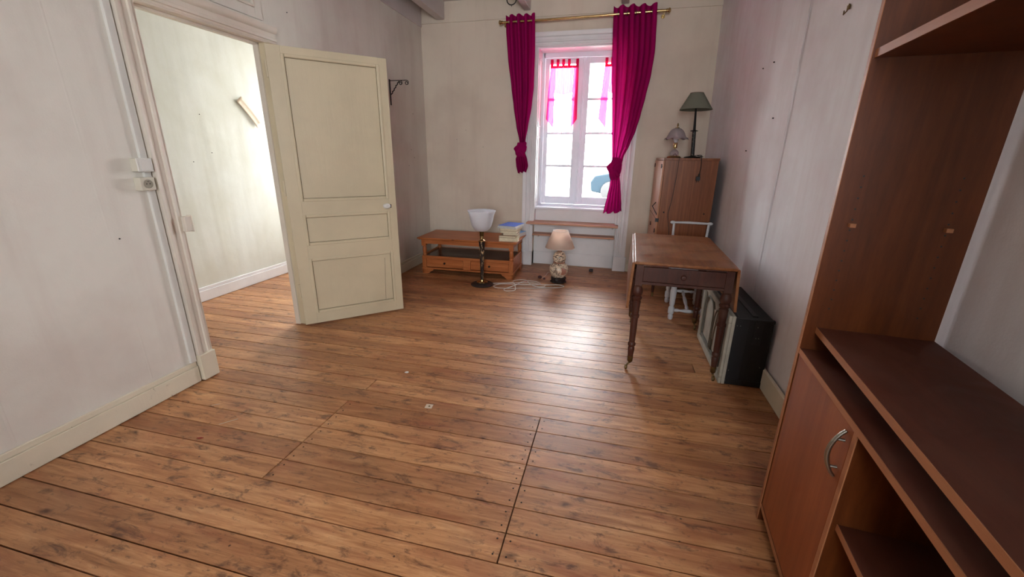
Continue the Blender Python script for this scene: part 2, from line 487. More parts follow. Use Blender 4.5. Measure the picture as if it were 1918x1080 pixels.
WX0, WX1 = -.985, .045      # window recess
HW0, HW1 = -3.62, -2.55     # hall window
b = MB()
yb2 = 5.55
b.box(XL-.0, WX0, YB, yb2, -.03, ZC)
b.box(WX1, 1.2, YB, yb2, -.03, ZC)
b.box(WX0, WX1, YB, yb2, 2.54, ZC)
b.box(WX0, WX1, YB+.10, yb2, -.03, .72)
b.box(-3.9, HW0, YB, yb2, -.03, ZC); b.box(HW1, XL, YB, yb2, -.03, ZC)
b.box(HW0, HW1, YB, yb2, 2.6, ZC); b.box(HW0, HW1, YB, yb2, -.03, .72)
wall_back = tag(obj('wall_back', b, M_wallB), None, None, None, 'structure')
nails(wall_back, [(-1.917, YB, 1.301), (-1.645, YB, 1.464), (-1.99, YB, 1.55), (-1.87, YB, 1.66)], 'y')
# ledge board along the top of the back wall
obj('ledge', MB().box(XL, XR-.08, YB-.014, YB, 2.835, 2.85).box(XL, XR-.08, YB-.007, YB, 2.85, ZC), M_wallB, wall_back, bevel=.002)
# right wall leans out slightly at the far end
xr = lambda y, z: 1.022 - .02*(y+2.4)/7.6 - max(0, (y-2.4)/2.8)*(.02 + .028*z)
b = MB()
ys = [-2.4, 0, 1.2, 2.4, 3.8, 5.2]
for a, c in zip(ys, ys[1:]):
    b.hexa([(xr(a,0),a,-.03),(1.25,a,-.03),(1.25,c,-.03),(xr(c,0),c,-.03),(xr(a,ZC),a,ZC),(1.25,a,ZC),(1.25,c,ZC),(xr(c,ZC),c,ZC)])
wall_right = tag(obj('wall_right', b, M_wallR), None, None, None, 'structure')
nails(wall_right, [(xr(3.67, 2), 3.671, 1.985), (xr(3.47, 2), 3.468, 1.987), (xr(3.3,1.6), 3.30, 1.62), (xr(3.9,1.4), 3.75, 1.42)], '-x', .005)
obj('wallpaper_seam', MB().grid(lambda u, v: (xr(3.05, .15+2.8*v)-.0004-.0013*math.sin(PI*u), 3.05+.012*(u-.5)+.012*math.sin(5*v), .15+2.8*v), 3, 24), M_wallR, wall_right, smooth=True)
# small picture hook near the top of the right wall
obj('picture_hook', MB().tube([(xr(2.57,2.03)-.002,2.575,2.06),(xr(2.57,2.03)-.008,2.573,2.03),(xr(2.57,2.03)-.02,2.571,2.015),(xr(2.57,2.03)-.024,2.560,2.028)], .003, 6).box(xr(2.57,2.03)-.006, xr(2.57,2.03), 2.565, 2.585, 2.035, 2.055), M_oldbrass, wall_right)
b = MB()
b.box(-3.9, -.3, -2.55, -2.4, -.03, ZC); b.box(.9, 1.25, -2.55, -2.4, -.03, ZC)
b.box(-.3, .9, -2.55, -2.4, -.03, 1.05); b.box(-.3, .9, -2.55, -2.4, 2.55, ZC)
tag(obj('wall_front', b, M_wallB), None, None, None, 'structure')
wh = tag(obj('wall_hall', MB().box(-3.9, -3.72, -2.4, 5.2, -.03, ZC), M_hall), None, None, None, 'structure')
nails(wh, [(-3.72, 3.25, 1.68), (-3.72, 3.1, 1.27), (-3.72, 3.3, 1.35)], 'x')
ce = tag(obj('ceiling', MB().box(-3.9, 1.25, -2.5, 5.6, ZC, ZC+.12), M_ceil), None, None, None, 'structure')
for xa, xb, zb in ((-2.195, -2.10, 2.865), (-1.150, -1.075, 2.90), (-.10, -.02, 2.90), (.80, .88, 2.90)):
    obj('ceiling_beam', MB().box(xa, xb, -2.4, YB-.015, zb, ZC+.01), M_beam, ce, bevel=.006)
obj('ceiling_beam', MB().box(XL, XL+.018, -2.4, YB-.015, 2.80, ZC+.01), M_beam, ce, bevel=.003)

# ------------------------------------------------------------------ baseboards
def baseboard(name, lab, pieces, mat=M_trim):
    o = setting(name, lab)
    for i, (x0, x1, y0, y1, ax) in enumerate(pieces):
        b = MB().box(x0, x1, y0, y1, 0.003, .105)
        obj('board', b, mat, o, bevel=.003)
        t = .007
        if ax == 'x+': c = MB().box(x0, x1-t, y0, y1, .105, .135)
        elif ax == 'x-': c = MB().box(x0+t, x1, y0, y1, .105, .135)
        else: c = MB().box(x0, x1, y0+t, y1, .105, .135)
        obj('cap_moulding', c, mat, o, bevel=.004)
    return o
baseboard('baseboard_left', None, [(XL, XL+.02, -2.4, 1.745, 'x+'), (XL, XL+.02, 2.805, YB-.02, 'x+')])
baseboard('baseboard_back', None, [(XL+.02, -1.135, YB-.02, YB, 'y'), (.215, .96, YB-.02, YB, 'y')])
br = setting('baseboard_right')
b = MB().hexa([(xr(-2,0)-.02,-2.38,.003),(xr(-2,0),-2.38,.003),(xr(5.2,0),5.17,.003),(xr(5.2,0)-.02,5.17,.003),(xr(-2,0)-.02,-2.38,.13),(xr(-2,0),-2.38,.13),(xr(5.2,0),5.17,.13),(xr(5.2,0)-.02,5.17,.13)])
obj('board', b, M_trim, br, bevel=.004)
baseboard('baseboard_hall', None, [(-3.72, -3.70, -2.3, 5.19, 'x+')], M_trimW)

# ------------------------------------------------------------------ door casing (trim_1) in the left wall
tr = setting('trim_1', 'moulded cream casing around the doorway')
# profile of the casing: (offset across, projection)
CP = [(0, .012), (.012, .012), (.014, .022), (.030, .024), (.034, .016), (.060, .016), (.066, .026), (.080, .032), (.092, .036), (.10, .036), (.10, 0), (0, 0)]
def casing_v(y_in, sgn, z0, z1, k=1.0):
    b = MB(); b.prism([(XL+p*k, y_in+sgn*o) for o, p in CP], z0, z1, 'z'); return b
obj('casing_jamb', casing_v(DY0, -1, .17, DZ+.002), M_case, tr, smooth=True)
obj('casing_jamb', casing_v(DY1, 1, .17, DZ+.002, .45), M_door, tr, smooth=True)
obj('plinth_block', MB().box(XL, XL+.04, DY0-.102, DY0+.0, .004, .17), M_trim, tr, bevel=.004)
obj('plinth_block', MB().box(XL, XL+.018, DY1, DY1+.102, .004, .17), M_door, tr, bevel=.004)
bb = MB()
prof = [(XL+p*1.15, DZ+o) for o, p in CP]
A = [bb.bm.verts.new((x, DY0-.10, z)) for x, z in prof]; B = [bb.bm.verts.new((x, DY1+.085, z)) for x, z in prof]
for i in range(len(prof)):
    j = (i+1) % len(prof); bb.bm.faces.new((A[i], A[j], B[j], B[i]))
bb.bm.faces.new(list(reversed(A))); bb.bm.faces.new(B)
obj('casing_head', bb, M_case, tr, smooth=True)
# jamb linings through the wall
obj('jamb_lining', MB().box(XL-.085, XL+.010, DY0-.012, DY0+.008, .0, DZ), M_case, tr, bevel=.002)
obj('jamb_lining', MB().box(XL-.085, XL+.010, DY1-.008, DY1+.012, .0, DZ), M_door, tr, bevel=.002)
obj('jamb_lining', MB().box(XL-.085, XL+.010, DY0-.012, DY1+.012, DZ-.008, DZ+.012), M_case, tr, bevel=.002)
obj('door_stop', MB().box(XL-.085, XL-.045, DY0+.008, DY0+.022, 0, DZ-.008).box(XL-.085, XL-.045, DY1-.022, DY1-.008, 0, DZ-.008).box(XL-.085, XL-.045, DY0+.008, DY1-.008, DZ-.022, DZ-.008), M_case, tr, bevel=.002)
# transom panel above the door
tr2 = setting('trim_2', 'framed transom panel above the doorway')
def yz_frame(y0, y1, z0, z1, wd, x0, x1):
    b = MB(); b.box(x0, x1, y0, y0+wd, z0, z1); b.box(x0, x1, y1-wd, y1, z0, z1)
    b.box(x0, x1, y0+wd, y1-wd, z0, z0+wd); b.box(x0, x1, y0+wd, y1-wd, z1-wd, z1); return b
obj('frame', yz_frame(1.78, 2.70, 2.20, 2.86, .06, XL, XL+.012), M_wall, tr2, bevel=.003)
obj('bead', yz_frame(1.84, 2.64, 2.26, 2.80, .014, XL, XL+.020), M_case, tr2, bevel=.004)
# keeper plate on the latch-side casing
kp = thing('latch_keeper', 'small painted metal latch keeper on the left door casing', 'latch', (XL+.012, DY0+.004, .918))
obj('box', MB().box(.022, .052, -.028, .012, 0, .085), M_case, kp, bevel=.003)
obj('plate', MB().box(.018, .056, .010, .016, -.004, .089), M_case, kp, bevel=.001)
for z in (.012, .073): obj('screw', MB().lathe([(0, .003), (.004, .002), (.004, 0)], (.038, .016, z), 8, axis='y'), M_screw, kp)

# cable trunking beside the casing
ct = tag(obj('cable_trunking', MB().box(XL, XL+.018, 1.712, 1.746, .137, 2.80), M_whitepl, bevel=.002), 'white vertical cable trunking strip beside the left door casing', 'trunking')
sw = thing('light_switch', 'white surface-mounted rocker light switch above the wall socket', 'switch', (XL, 1.667, 1.253))
obj('back_box', MB().box(0, .042, 0, .072, 0, .065), M_creampl, sw, bevel=.003)
obj('face_plate', MB().box(.042, .050, -.001, .073, -.001, .066), M_whitepl, sw, bevel=.002)
obj('rocker', MB().hexa([(.05,.010,.006),(.055,.010,.006),(.055,.062,.006),(.05,.062,.006),(.05,.010,.060),(.0525,.010,.060),(.0525,.062,.060),(.05,.062,.060)]), M_whitepl, sw, bevel=.001)
so = thing('wall_socket', 'cream surface-mounted wall socket with a round grey well', 'socket', (XL, 1.662, 1.158))
b = MB().box(0, .046, 0, .072, 0, .066)
obj('back_box', b, M_creampl, so, bevel=.003)
obj('well', MB().lathe([(.0, .0468), (.019, .0468), (.020, .0485), (.022, .0485), (.022, .045)], (0, .036, .033), 24, axis='x'), M_greypl, so, smooth=True)
for dy, dz in ((-.008, 0), (.008, 0)): obj('contact_hole', MB().lathe([(0, .0478), (.0028, .0478), (.0028, .0465)], (0, .036+dy, .033+dz), 8, axis='x'), M_blackpl, so)
obj('earth_pin', MB().lathe([(0, .053), (.002, .052), (.0025, .046)], (0, .036, .045), 8, axis='x'), M_chrome, so)
ol = thing('wall_outlet', 'small round white socket low on the back wall under the coffee table', 'socket', (-2.30, YB-.0, .165))
obj('plate', MB().lathe([(0, -.010), (.035, -.010), (.040, -.005), (.040, 0)], n=20, axis='y'), M_whitepl, ol, smooth=True)
obj('well', MB().lathe([(0, -.0115), (.02, -.0115), (.021, -.009)], n=16, axis='y'), M_greypl, ol)

# curled tape on hall wall
tp = tag(obj('paper_strip', MB().grid(lambda u, v: (-3.712+.008*v+.03*(u-.5)**2, 3.665+.20*v+.07*u*.9+.012*math.sin(3*v), 1.835-.235*v+.055*u), 4, 12), M_tape, solid=.0012, smooth=True), 'curled cream paper strip stuck on the hall wall', 'paper')

# ------------------------------------------------------------------ door_1, open leaf
dr = setting('door_1', 'open cream panelled door with white oval knob', (-2.400, 2.676, 0), math.radians(44.13))
T = .036; W_, H_ = .812, 2.055
# local x along the leaf, local y thickness (face seen is y=-T), panels recessed
px0, px1 = .090, .752
rows = [(.10, .555), (.665, .90), (1.005, 2.006)]
obj('stile', MB().box(0, px0, -T, 0, .012, H_), M_door, dr, bevel=.002)
obj('stile', MB().box(px1, W_, -T, 0, .012, H_), M_door, dr, bevel=.002)
for z0, z1 in ((.012, rows[0][0]), (rows[0][1], rows[1][0]), (rows[1][1], rows[2][0]), (rows[2][1], H_)):
    obj('rail', MB().box(px0, px1, -T, 0, z0, z1), M_door, dr, bevel=.0015)
for z0, z1 in rows:
    obj('panel', MB().box(px0, px1, -T+.012, -.012, z0, z1), M_door, dr)
    for side in (-1, 1):
        f = -T if side < 0 else 0
        ya, yb_ = (f-.004, f+.014) if side < 0 else (f-.014, f+.004)
        obj('panel_moulding', MB().frame(px0-.004, px1+.004, z0-.004, z1+.004, .024, ya, yb_), M_door, dr, bevel=.006)
    # dark open joint inside the moulding
    obj('shrinkage_gap', MB().frame(px0+.021, px1-.021, z0+.021, z1-.021, .0022, -T+.0105, -T+.0125), M_groove, dr)
obj('panel_crack', MB().tube([(.682,-T+.012,.50),(.678,-T+.012,.40),(.67,-T+.012,.27),(.664,-T+.012,.128)], .0013, 5), M_groove, dr)
kn = obj('door_knob', MB().lathe([(0, -.058), (.016, -.056), (.025, -.047), (.027, -.040), (.022, -.031), (.010, -.026), (.008, -.012), (.018, -.008), (.019, 0)], (.722, -T, .947), 24, .82, 1.15, 'y'), M_whitepl, dr, smooth=True)
kn['label'] = 'white porcelain oval knob'
obj('door_knob', MB().lathe([(0, .058), (.016, .056), (.025, .047), (.027, .040), (.022, .031), (.010, .026), (.008, .012), (.018, .008), (.019, 0)], (.722, 0, .947), 24, .82, 1.15, 'y'), M_whitepl, dr, smooth=True)
obj('keyhole_plate', MB().lathe([(0, -.002), (.006, -.002), (.007, 0)], (.764, -T, .950), 12, axis='y').box(.760, .768, -T-.002, -T, .928, .948), M_blackpl, dr)
for z in (.25, 1.05, 1.85):
    obj('hinge', MB().lathe([(0, 0), (.008, 0), (.008, .11), (0, .11)], (-.006, -T+.004, z), 10), M_door, dr, smooth=True)

# ------------------------------------------------------------------ window_1
wn = setting('window_1', 'tall white casement window in a deep recess')
yf0, yf1 = 5.44, 5.52
wx0, wx1, wz0, wz1 = WX0+.0, WX1-.0, .745, 2.54
fx0, fx1 = -.955, .015
b = MB().box(wx0, fx0+.02, yf0, yf1, wz0, wz1).box(fx1-.02, wx1, yf0, yf1, wz0, wz1).box(fx0, fx1, yf0, yf1, 2.475, wz1).box(fx0, fx1, yf0, yf1, wz0, .775)
obj('window_frame', b, M_window, wn, bevel=.004)
def sash(x0, x1, gx0, gx1, name='sash'):
    y0, y1 = 5.450, 5.495
    b = MB(); b.box(x0, gx0, y0, y1, .778, 2.472); b.box(gx1, x1, y0, y1, .778, 2.472)
    b.box(gx0, gx1, y0, y1, .778, .872); b.box(gx0, gx1, y0, y1, 2.405, 2.472)
    s = obj(name, b, M_window, wn, bevel=.003)
    zs = [.872, 1.25, 1.637, 2.023, 2.405]
    for z in zs[1:-1]: obj('glazing_bar', MB().box(gx0, gx1, y0+.006, y1-.006, z-.014, z+.014), M_window, s, bevel=.003)
    for za, zb in zip(zs, zs[1:]): obj('pane', MB().box(gx0, gx1, 5.470, 5.473, za, zb), M_glass, s)
    return s
sash(-.932, -.490, -.880, -.570)
sash(-.460, -.008, -.405, -.062)
obj('meeting_stile', MB().box(-.492, -.455, 5.430, 5.456, .778, 2.472), M_window, wn, bevel=.006)
esp = obj('espagnolette_rod', MB().tube([(-.474, 5.424, .80), (-.474, 5.424, 2.45)], .006, 8).box(-.494, -.454, 5.416, 5.432, .79, .83).box(-.490, -.458, 5.416, 5.432, 1.17, 1.25), M_window, wn, smooth=False)
obj('handle', MB().lathe([(.006, -.03), (.012, -.022), (.016, 0), (.012, .022), (.004, .034)], (-.474, 5.405, 1.20), 12), M_window, wn, smooth=True)
obj('latch', MB().box(-.51, -.435, 5.414, 5.426, .752, .770).tube([(-.50, 5.415, .775), (-.474, 5.405, .80), (-.448, 5.415, .775)], .005, 6), M_window, wn)
# window board
sl = obj('window_sill', MB().box(WX0, WX1, 5.235, 5.46, .725, .752), M_window, wn, bevel=.006)
# folded shutters / reveal panelling both sides and head
for sx, name in ((WX0, 1), (WX1, -1)):
    d = .016*name
    b = MB()
    xa, xb = sorted((sx, sx+d)); b.box(xa, xb, 5.19, 5.44, .58, 2.54)
    rv = obj('reveal_panel', b, M_trimW, wn, bevel=.002)
    for z0, z1 in ((.80, 1.60), (1.70, 2.44)):
        xa, xb = sorted((sx+d, sx+d+.008*name))
        f = MB(); f.box(xa, xb, 5.235, 5.252, z0, z1); f.box(xa, xb, 5.40, 5.417, z0, z1); f.box(xa, xb, 5.252, 5.40, z0, z0+.017); f.box(xa, xb, 5.252, 5.40, z1-.017, z1)
        obj('panel_moulding', f, M_trimW, rv, bevel=.003)
obj('reveal_panel', MB().box(WX0, WX1, 5.20, 5.44, 2.525, 2.54), M_trimW, wn, bevel=.002)
# outer casing trim_3 around recess down to the floor
tr3 = setting('trim_3', 'moulded white casing around the window recess')
CW = [(0, .020), (.014, .024), (.018, .016), (.040, .016), (.044, .026), (.060, .026), (.064, .016), (.092, .016), (.098, .028), (.118, .034), (.14, .034), (.14, 0), (0, 0)]
for x_in, s in ((WX0, -1), (WX1, 1)):
    obj('casing_jamb', MB().prism([(x_in+s*o, YB-p) for o, p in CW], .185, 2.545, 'z'), M_trimW, tr3, smooth=True)
    xa, xb = sorted((x_in, x_in+s*.155))
    obj('plinth_block', MB().box(xa, xb, YB-.045, YB+.10, .003, .185), M_trimW, tr3, bevel=.006)
prof = [(YB-p, 2.54+o) for o, p in CW]
obj('casing_head', MB().prism(prof, WX0-.14, WX1+.14, 'x'), M_trimW, tr3, smooth=True)
# recess back: apron panel and skirting under the window
tr4 = setting('trim_4', 'white apron boarding under the window')
obj('board', MB().box(WX0, WX1, YB+.085, YB+.101, .003, .165), M_trimW, tr4, bevel=.003)
obj('board', MB().box(WX0, WX1, YB+.092, YB+.101, .165, .72), M_trimW, tr4, bevel=.002)

# recess shelves
def shelf(name, lab, z, y0, x0, x1, mat):
    o = thing(name, lab, 'shelf', ((x0+x1)/2, y0, z), group=None)
    L = (x1-x0)/2
    obj('board', MB().box(-L, L, 0, YB+.092-y0, -.022, 0), mat, o, bevel=.003)
    for s in (-1, 1):
        obj('bracket', MB().prism([(.03, -.0225), (YB+.085-y0, -.0225), (YB+.085-y0, -.055), (.06, -.045)], s*(L-.06)-.009, s*(L-.06)+.009, 'x'), M_trimW, o)
    return o
shelf('wooden_shelf', 'upper pinkish pine shelf board under the window sill', .578, 5.045, -1.045, .072, M_shelfwood)
shelf('wooden_shelf', 'lower narrower brown shelf board under the window', .424, 5.135, -.98, .040, M_shelfwood)

# hall window (daylight source, off view) and rear window added to light back wall
def simple_window(name, x0, x1, z0, z1, y, yy):
    o = setting(name)
    f = MB(); f.frame(x0, x1, z0, z1, .05, y, y+.05); f.box((x0+x1)/2-.03, (x0+x1)/2+.03, y, y+.05, z0+.05, z1-.05)
    obj('window_frame', f, M_window, o, bevel=.003)
    obj('pane', MB().box(x0+.05, (x0+x1)/2-.03, y+.02, y+.023, z0+.05, z1-.05), M_glass, o)
    obj('pane', MB().box((x0+x1)/2+.03, x1-.05, y+.02, y+.023, z0+.05, z1-.05), M_glass, o)
simple_window('window_2', HW0, HW1, .72, 2.6, 5.46, 0)
simple_window('added_window_3', -.3, .9, 1.05, 2.55, -2.50, 0)  # unseen window, added behind the camera to brighten the back wall

# ------------------------------------------------------------------ wall unit at right (largest object)
cab = thing('wall_unit', 'tall brown laminate wall unit with open shelves and a low cabinet', 'cabinet', (.655, 1.490, 0), 0)
cab.rotation_euler = (0, 0, math.radians(-5.5))
# local: x = depth into the wall, -y = along the room towards camera
D = .345; LEN = 1.62
def lam(name, x0, x1, y0, y1, z0, z1, mat=M_laminate, bevel=.0012, parent=cab):
    return obj(name, MB().box(x0, x1, y0, y1, z0, z1), mat, parent, bevel=bevel)
sp = lam('side_panel', 0.002, D, -.018, 0, .002, 2.45)
lam('edge_band', 0.0, .002, -.018, 0, .002, 2.45, M_lamedge, 0, sp)
sp2 = lam('side_panel', 0.002, D, -LEN, -LEN+.018, .002, 2.45)
lam('edge_band', 0.0, .002, -LEN, -LEN+.018, .002, 2.45, M_lamedge, 0, sp2)
y0, y1 = -LEN+.018, -.018
hs = lam('shelf', .010, D, y0, y1, 1.622, 1.644, M_laminate)
lam('edge_band', .008, .010, y0, y1, 1.622, 1.644, M_lamedge, 0, hs)
hs2 = lam('shelf', .010, D, y0, y1, 2.42, 2.44, M_laminate)
fs = .024   # the board lies a little skewed on its spacers
ut = obj('upper_board', MB().hexa([(.036-fs*1.75,y0,.806),(D-.03-fs*1.5,y0,.806),(D,y1,.806),(.036,y1,.806),(.036-fs*1.75,y0,.826),(D-.03-fs*1.5,y0,.826),(D,y1,.826),(.036,y1,.826)]), M_lamtop, cab, bevel=.0012)
obj('edge_band', MB().hexa([(.034-fs*1.75,y0,.806),(.036-fs*1.75,y0,.806),(.036,y1,.806),(.034,y1,.806),(.034-fs*1.75,y0,.826),(.036-fs*1.75,y0,.826),(.036,y1,.826),(.034,y1,.826)]), M_lamedge, ut)
lt = lam('cabinet_top', .004, D, y0, y1, .727, .745, M_lamtop)
lam('edge_band', .002, .004, y0, y1, .727, .745, M_lamedge, 0, lt)
for yy in (-.45, -1.2): lam('spacer', .10, D-.02, yy-.02, yy, .745, .806)
bt = lam('bottom_board', .004, D, y0, y1, .062, .080)
lam('edge_band', .002, .004, y0, y1, .062, .080, M_lamedge, 0, bt)
lam('plinth', .030, .046, y0, y1, .004, .062, M_laminate)
lam('back_panel', D-.006, D, y0, y1, .062, .727, M_laminate)
DV = -.470
for yy in (DV, -1.15):
    dv = lam('divider', .006, D-.006, yy-.018, yy, .080, .727)
    lam('edge_band', .003, .006, yy-.018, yy, .080, .727, M_lamedge, 0, dv)
ns = lam('shelf', .020, D-.006, -1.15, DV-.018, .445, .463, M_lamtop)
lam('edge_band', .018, .020, -1.15, DV-.018, .445, .463, M_lamedge, 0, ns)
door = lam('cabinet_door', .004, .020, DV+.003, -.022, .084, .724, M_lamdoor)
pts = []
for i in range(13):
    t = i/12; pts.append((.002-.026*math.sin(PI*t)**.8, -.440, .570+.138*t))
obj('door_handle', MB().tube(pts, [.0045+.0015*math.sin(PI*i/12) for i in range(13)], 10).tube([(.004,-.440,.598),(-.018,-.440,.598)], .004, 8).tube([(.004,-.440,.680),(-.018,-.440,.680)], .004, 8), M_chrome, door, smooth=True)
# shelf pins and peg holes on the inner face of the tall panel
for u in (.055, .285):
    b = MB()
    for i in range(14):
        z = 1.31 - i*.032
        b.lathe([(0, -.0185), (.0026, -.0185), (.0026, -.017)], (u, 0, z), 8, axis='y')
    o = obj('peg_holes', b, M_blackpl, sp); o['kind'] = 'stuff'
    obj('shelf_peg', MB().box(u-.008, u+.008, -.034, -.018, 1.16, 1.172), M_lamedge, sp, bevel=.001)

# ------------------------------------------------------------------ trunk standing on its side
tk = thing('travel_trunk', 'black canvas travel trunk standing on its side against the wall', 'trunk', (.878, 2.56, 0), 0)
TX0, TX1, TL, TH = -.105, .105, .72, .445
obj('body', MB().box(TX0, TX1, 0, TL, .006, TH), M_trunk, tk, bevel=.005)
obj('binding', MB().box(TX0-.002, TX0+.075, -.0025, 0, .01, TH-.004), M_trunkb, tk, bevel=.001)
obj('binding', MB().box(TX1-.10, TX1-.055, -.003, 0, TH-.16, TH), M_trunkb, tk, bevel=.001)
for x in (TX0-.003, TX1-.017):
    obj('metal_corner', MB().box(x, x+.02, -.004, .018, TH-.016, TH+.003), M_trunkedge, tk, bevel=.002)
    obj('metal_corner', MB().box(x, x+.02, -.004, .018, .003, .022), M_trunkedge, tk, bevel=.002)
obj('edge_strip', MB().box(TX0, TX1, -.005, .006, .004, .040), M_trunkedge, tk, bevel=.002)
obj('edge_strip', MB().box(TX0, TX1, -.0035, .006, TH-.008, TH+.002), M_trunkedge, tk, bevel=.002)
obj('lid_seam', MB().tube([(TX0+.02, .015, TH+.0), (TX0+.035, .20, TH+.002), (TX0+.028, .35, TH+.003), (TX0+.04, .7, TH)], .004, 6), M_blackpl, tk)
obj('leather_strap', MB().hexa([(.0,.05,TH-.002),(.03,.05,TH-.002),(.03,.64,TH-.002),(.0,.64,TH-.002),(.0,.05,TH+.006),(.03,.05,TH+.006),(.03,.64,TH+.006),(.0,.64,TH+.006)]), M_trunkedge, tk, bevel=.002)
for x, z in ((TX0+.012, .40), (TX0+.03, .40), (.02, .40), (.02, .33), (.035, .33), (TX0+.01, .10), (TX1-.03, .14)):
    obj('rivet', MB().lathe([(0, -.0045), (.0022, -.004), (.003, -.001)], (x, 0, z), 8, axis='y'), M_chrome, tk)

# pale padded lid / tray leaned in front of the trunk
ld = thing('padded_case_lid', 'pale grey canvas lid with rounded recess propped before the black trunk', 'lid', (.7535, 2.545, 0), 0)
b = MB().box(-.004, .016, 0, .74, .006, .46)
obj('board', b, M_lining, ld, bevel=.004)
b = MB(); fw = .045
b.box(-.022, -.004, 0, .74, .006, .05); b.box(-.022, -.004, 0, .74, .415, .46); b.box(-.022, -.004, 0, .05, .05, .415); b.box(-.022, -.004, .69, .74, .05, .415)
obj('rim', b, M_lining, ld, bevel=.006)
# dark inner moulding with rounded top corners
def rr(y0, y1, z0, z1, r):
    P = []
    for cy, cz, a0 in ((y1-r, z1-r, 0), (y0+r, z1-r, PI/2)):
        for i in range(7): a = a0+PI/2*i/6; P.append((-.009, cy+r*math.cos(a), cz+r*math.sin(a)))
    P += [(-.009, y0, z0), (-.009, y1, z0)]
    return P
obj('moulding', MB().tube(rr(.11, .36, .075, .40, .10), .009, 8, closed=True), M_lining2, ld, smooth=True)
obj('moulding', MB().tube(rr(.40, .66, .075, .40, .10), .009, 8, closed=True), M_lining2, ld, smooth=True)
obj('cross_strip', MB().hexa([(-.012,.375,.05),(-.004,.375,.05),(-.004,.39,.05),(-.012,.39,.05),(-.012,.30,.415),(-.004,.30,.415),(-.004,.335,.415),(-.012,.335,.415)]), M_lining, ld, bevel=.002)
obj('paper_label', MB().hexa([(-.010,.39,.09),(-.0045,.39,.09),(-.0045,.44,.09),(-.010,.44,.09),(-.010,.35,.36),(-.0045,.35,.36),(-.0045,.405,.36),(-.010,.405,.36)]), M_paper, ld)

# ------------------------------------------------------------------ drop-leaf table
tb = thing('drop_leaf_table', 'worn mahogany drop-leaf table with turned legs on brass casters', 'table', (.466, 3.115, 0), 0)
tb.rotation_euler = (0, 0, math.radians(-1.9))
TZ = .745; hw, hl = .290, .535
obj('tabletop', MB().box(-hw, hw, -hl, hl, TZ-.018, TZ), M_tabletop, tb, bevel=.005)
for s, ang, zl in ((-1, 2.5, .305), (1, 4, .262)):
    a = math.radians(ang)
    c, s_ = math.cos(a), math.sin(a)
    x_t = s*(hw+.006); P = []
    tk_ = .017
    for z_ in (-zl, 0):
        for (dx, dy) in ((-tk_/2, -hl), (tk_/2, -hl), (tk_/2, hl), (-tk_/2, hl)):
            P.append((x_t + dx + (-z_)*s*s_, dy, TZ-.006 + z_*c))
    b = MB().hexa(P)
    obj('drop_leaf', b, M_tabletop, tb, bevel=.004)
ax, fy_, by_ = .268, -.530, .365
obj('apron', MB().box(-ax, -ax+.018, fy_+.03, by_-.03, .60, TZ-.018), M_mahog, tb, bevel=.002)
obj('apron', MB().box(ax-.018, ax, fy_+.03, by_-.03, .60, TZ-.018), M_mahog, tb, bevel=.002)
obj('apron', MB().box(-ax+.03, ax-.03, by_-.018, by_, .60, TZ-.018), M_mahog, tb, bevel=.002)
obj('apron', MB().box(-ax+.03, ax-.03, fy_, fy_+.016, .602, .618).box(-ax+.03, ax-.03, fy_, fy_+.016, TZ-.024, TZ-.018), M_mahog, tb)
dw = obj('drawer', MB().box(-ax+.034, ax-.034, fy_-.007, fy_+.014, .622, TZ-.030), M_mahog, tb, bevel=.003)
obj('knob', MB().lathe([(0, -.026), (.013, -.024), (.017, -.016), (.010, -.008), (.009, 0)], (0, fy_-.004, .668), 16, axis='y'), M_mahog, dw, smooth=True)
LEGP = [(.0, .095), (.014, .095), (.015, .100), (.0175, .14), (.0185, .158), (.015, .166), (.0215, .178), (.0215, .190), (.015, .200), (.017, .210), (.0185, .30), (.019, .372), (.024, .376), (.0245, .392), (.0195, .398), (.022, .46), (.0235, .485), (.018, .492), (.026, .500), (.028, .512), (.020, .522), (.026, .534), (.029, .552), (.025, .572), (.019, .585), (.022, .595), (0, .595)]
for sx in (-1, 1):
    for sy in (-1, 1):
        cx, cy = sx*(ax-.012), (fy_+.015 if sy < 0 else by_-.015)
        lg = obj('leg', MB().lathe([(q*1.15, z) for q, z in LEGP], (cx, cy, 0), 20).box(cx-.022, cx+.022, cy-.022, cy+.022, .592, TZ-.018), M_mahog, tb, smooth=True)
        # brass cup and caster
        k = (-.022 if sx < 0 and sy < 0 else .006, -.012)
        b = MB().lathe([(0, .045), (.008, .048), (.017, .060), (.0185, .098), (.016, .100), (0, .100)], (cx, cy, 0), 14)
        obj('caster_cup', b, M_oldbrass, lg, smooth=True)
        b = MB().tube([(cx, cy, .048), (cx+k[0]*.6, cy+k[1]*.6, .038), (cx+k[0], cy+k[1], .018)], .0055, 8)
        b.lathe([(0, -.009), (.014, -.008), (.017, -.004), (.017, .004), (.014, .008), (0, .009)], (cx+k[0], cy+k[1], .018), 16, axis='x')
        obj('caster', b, M_oldbrass, lg, smooth=True)

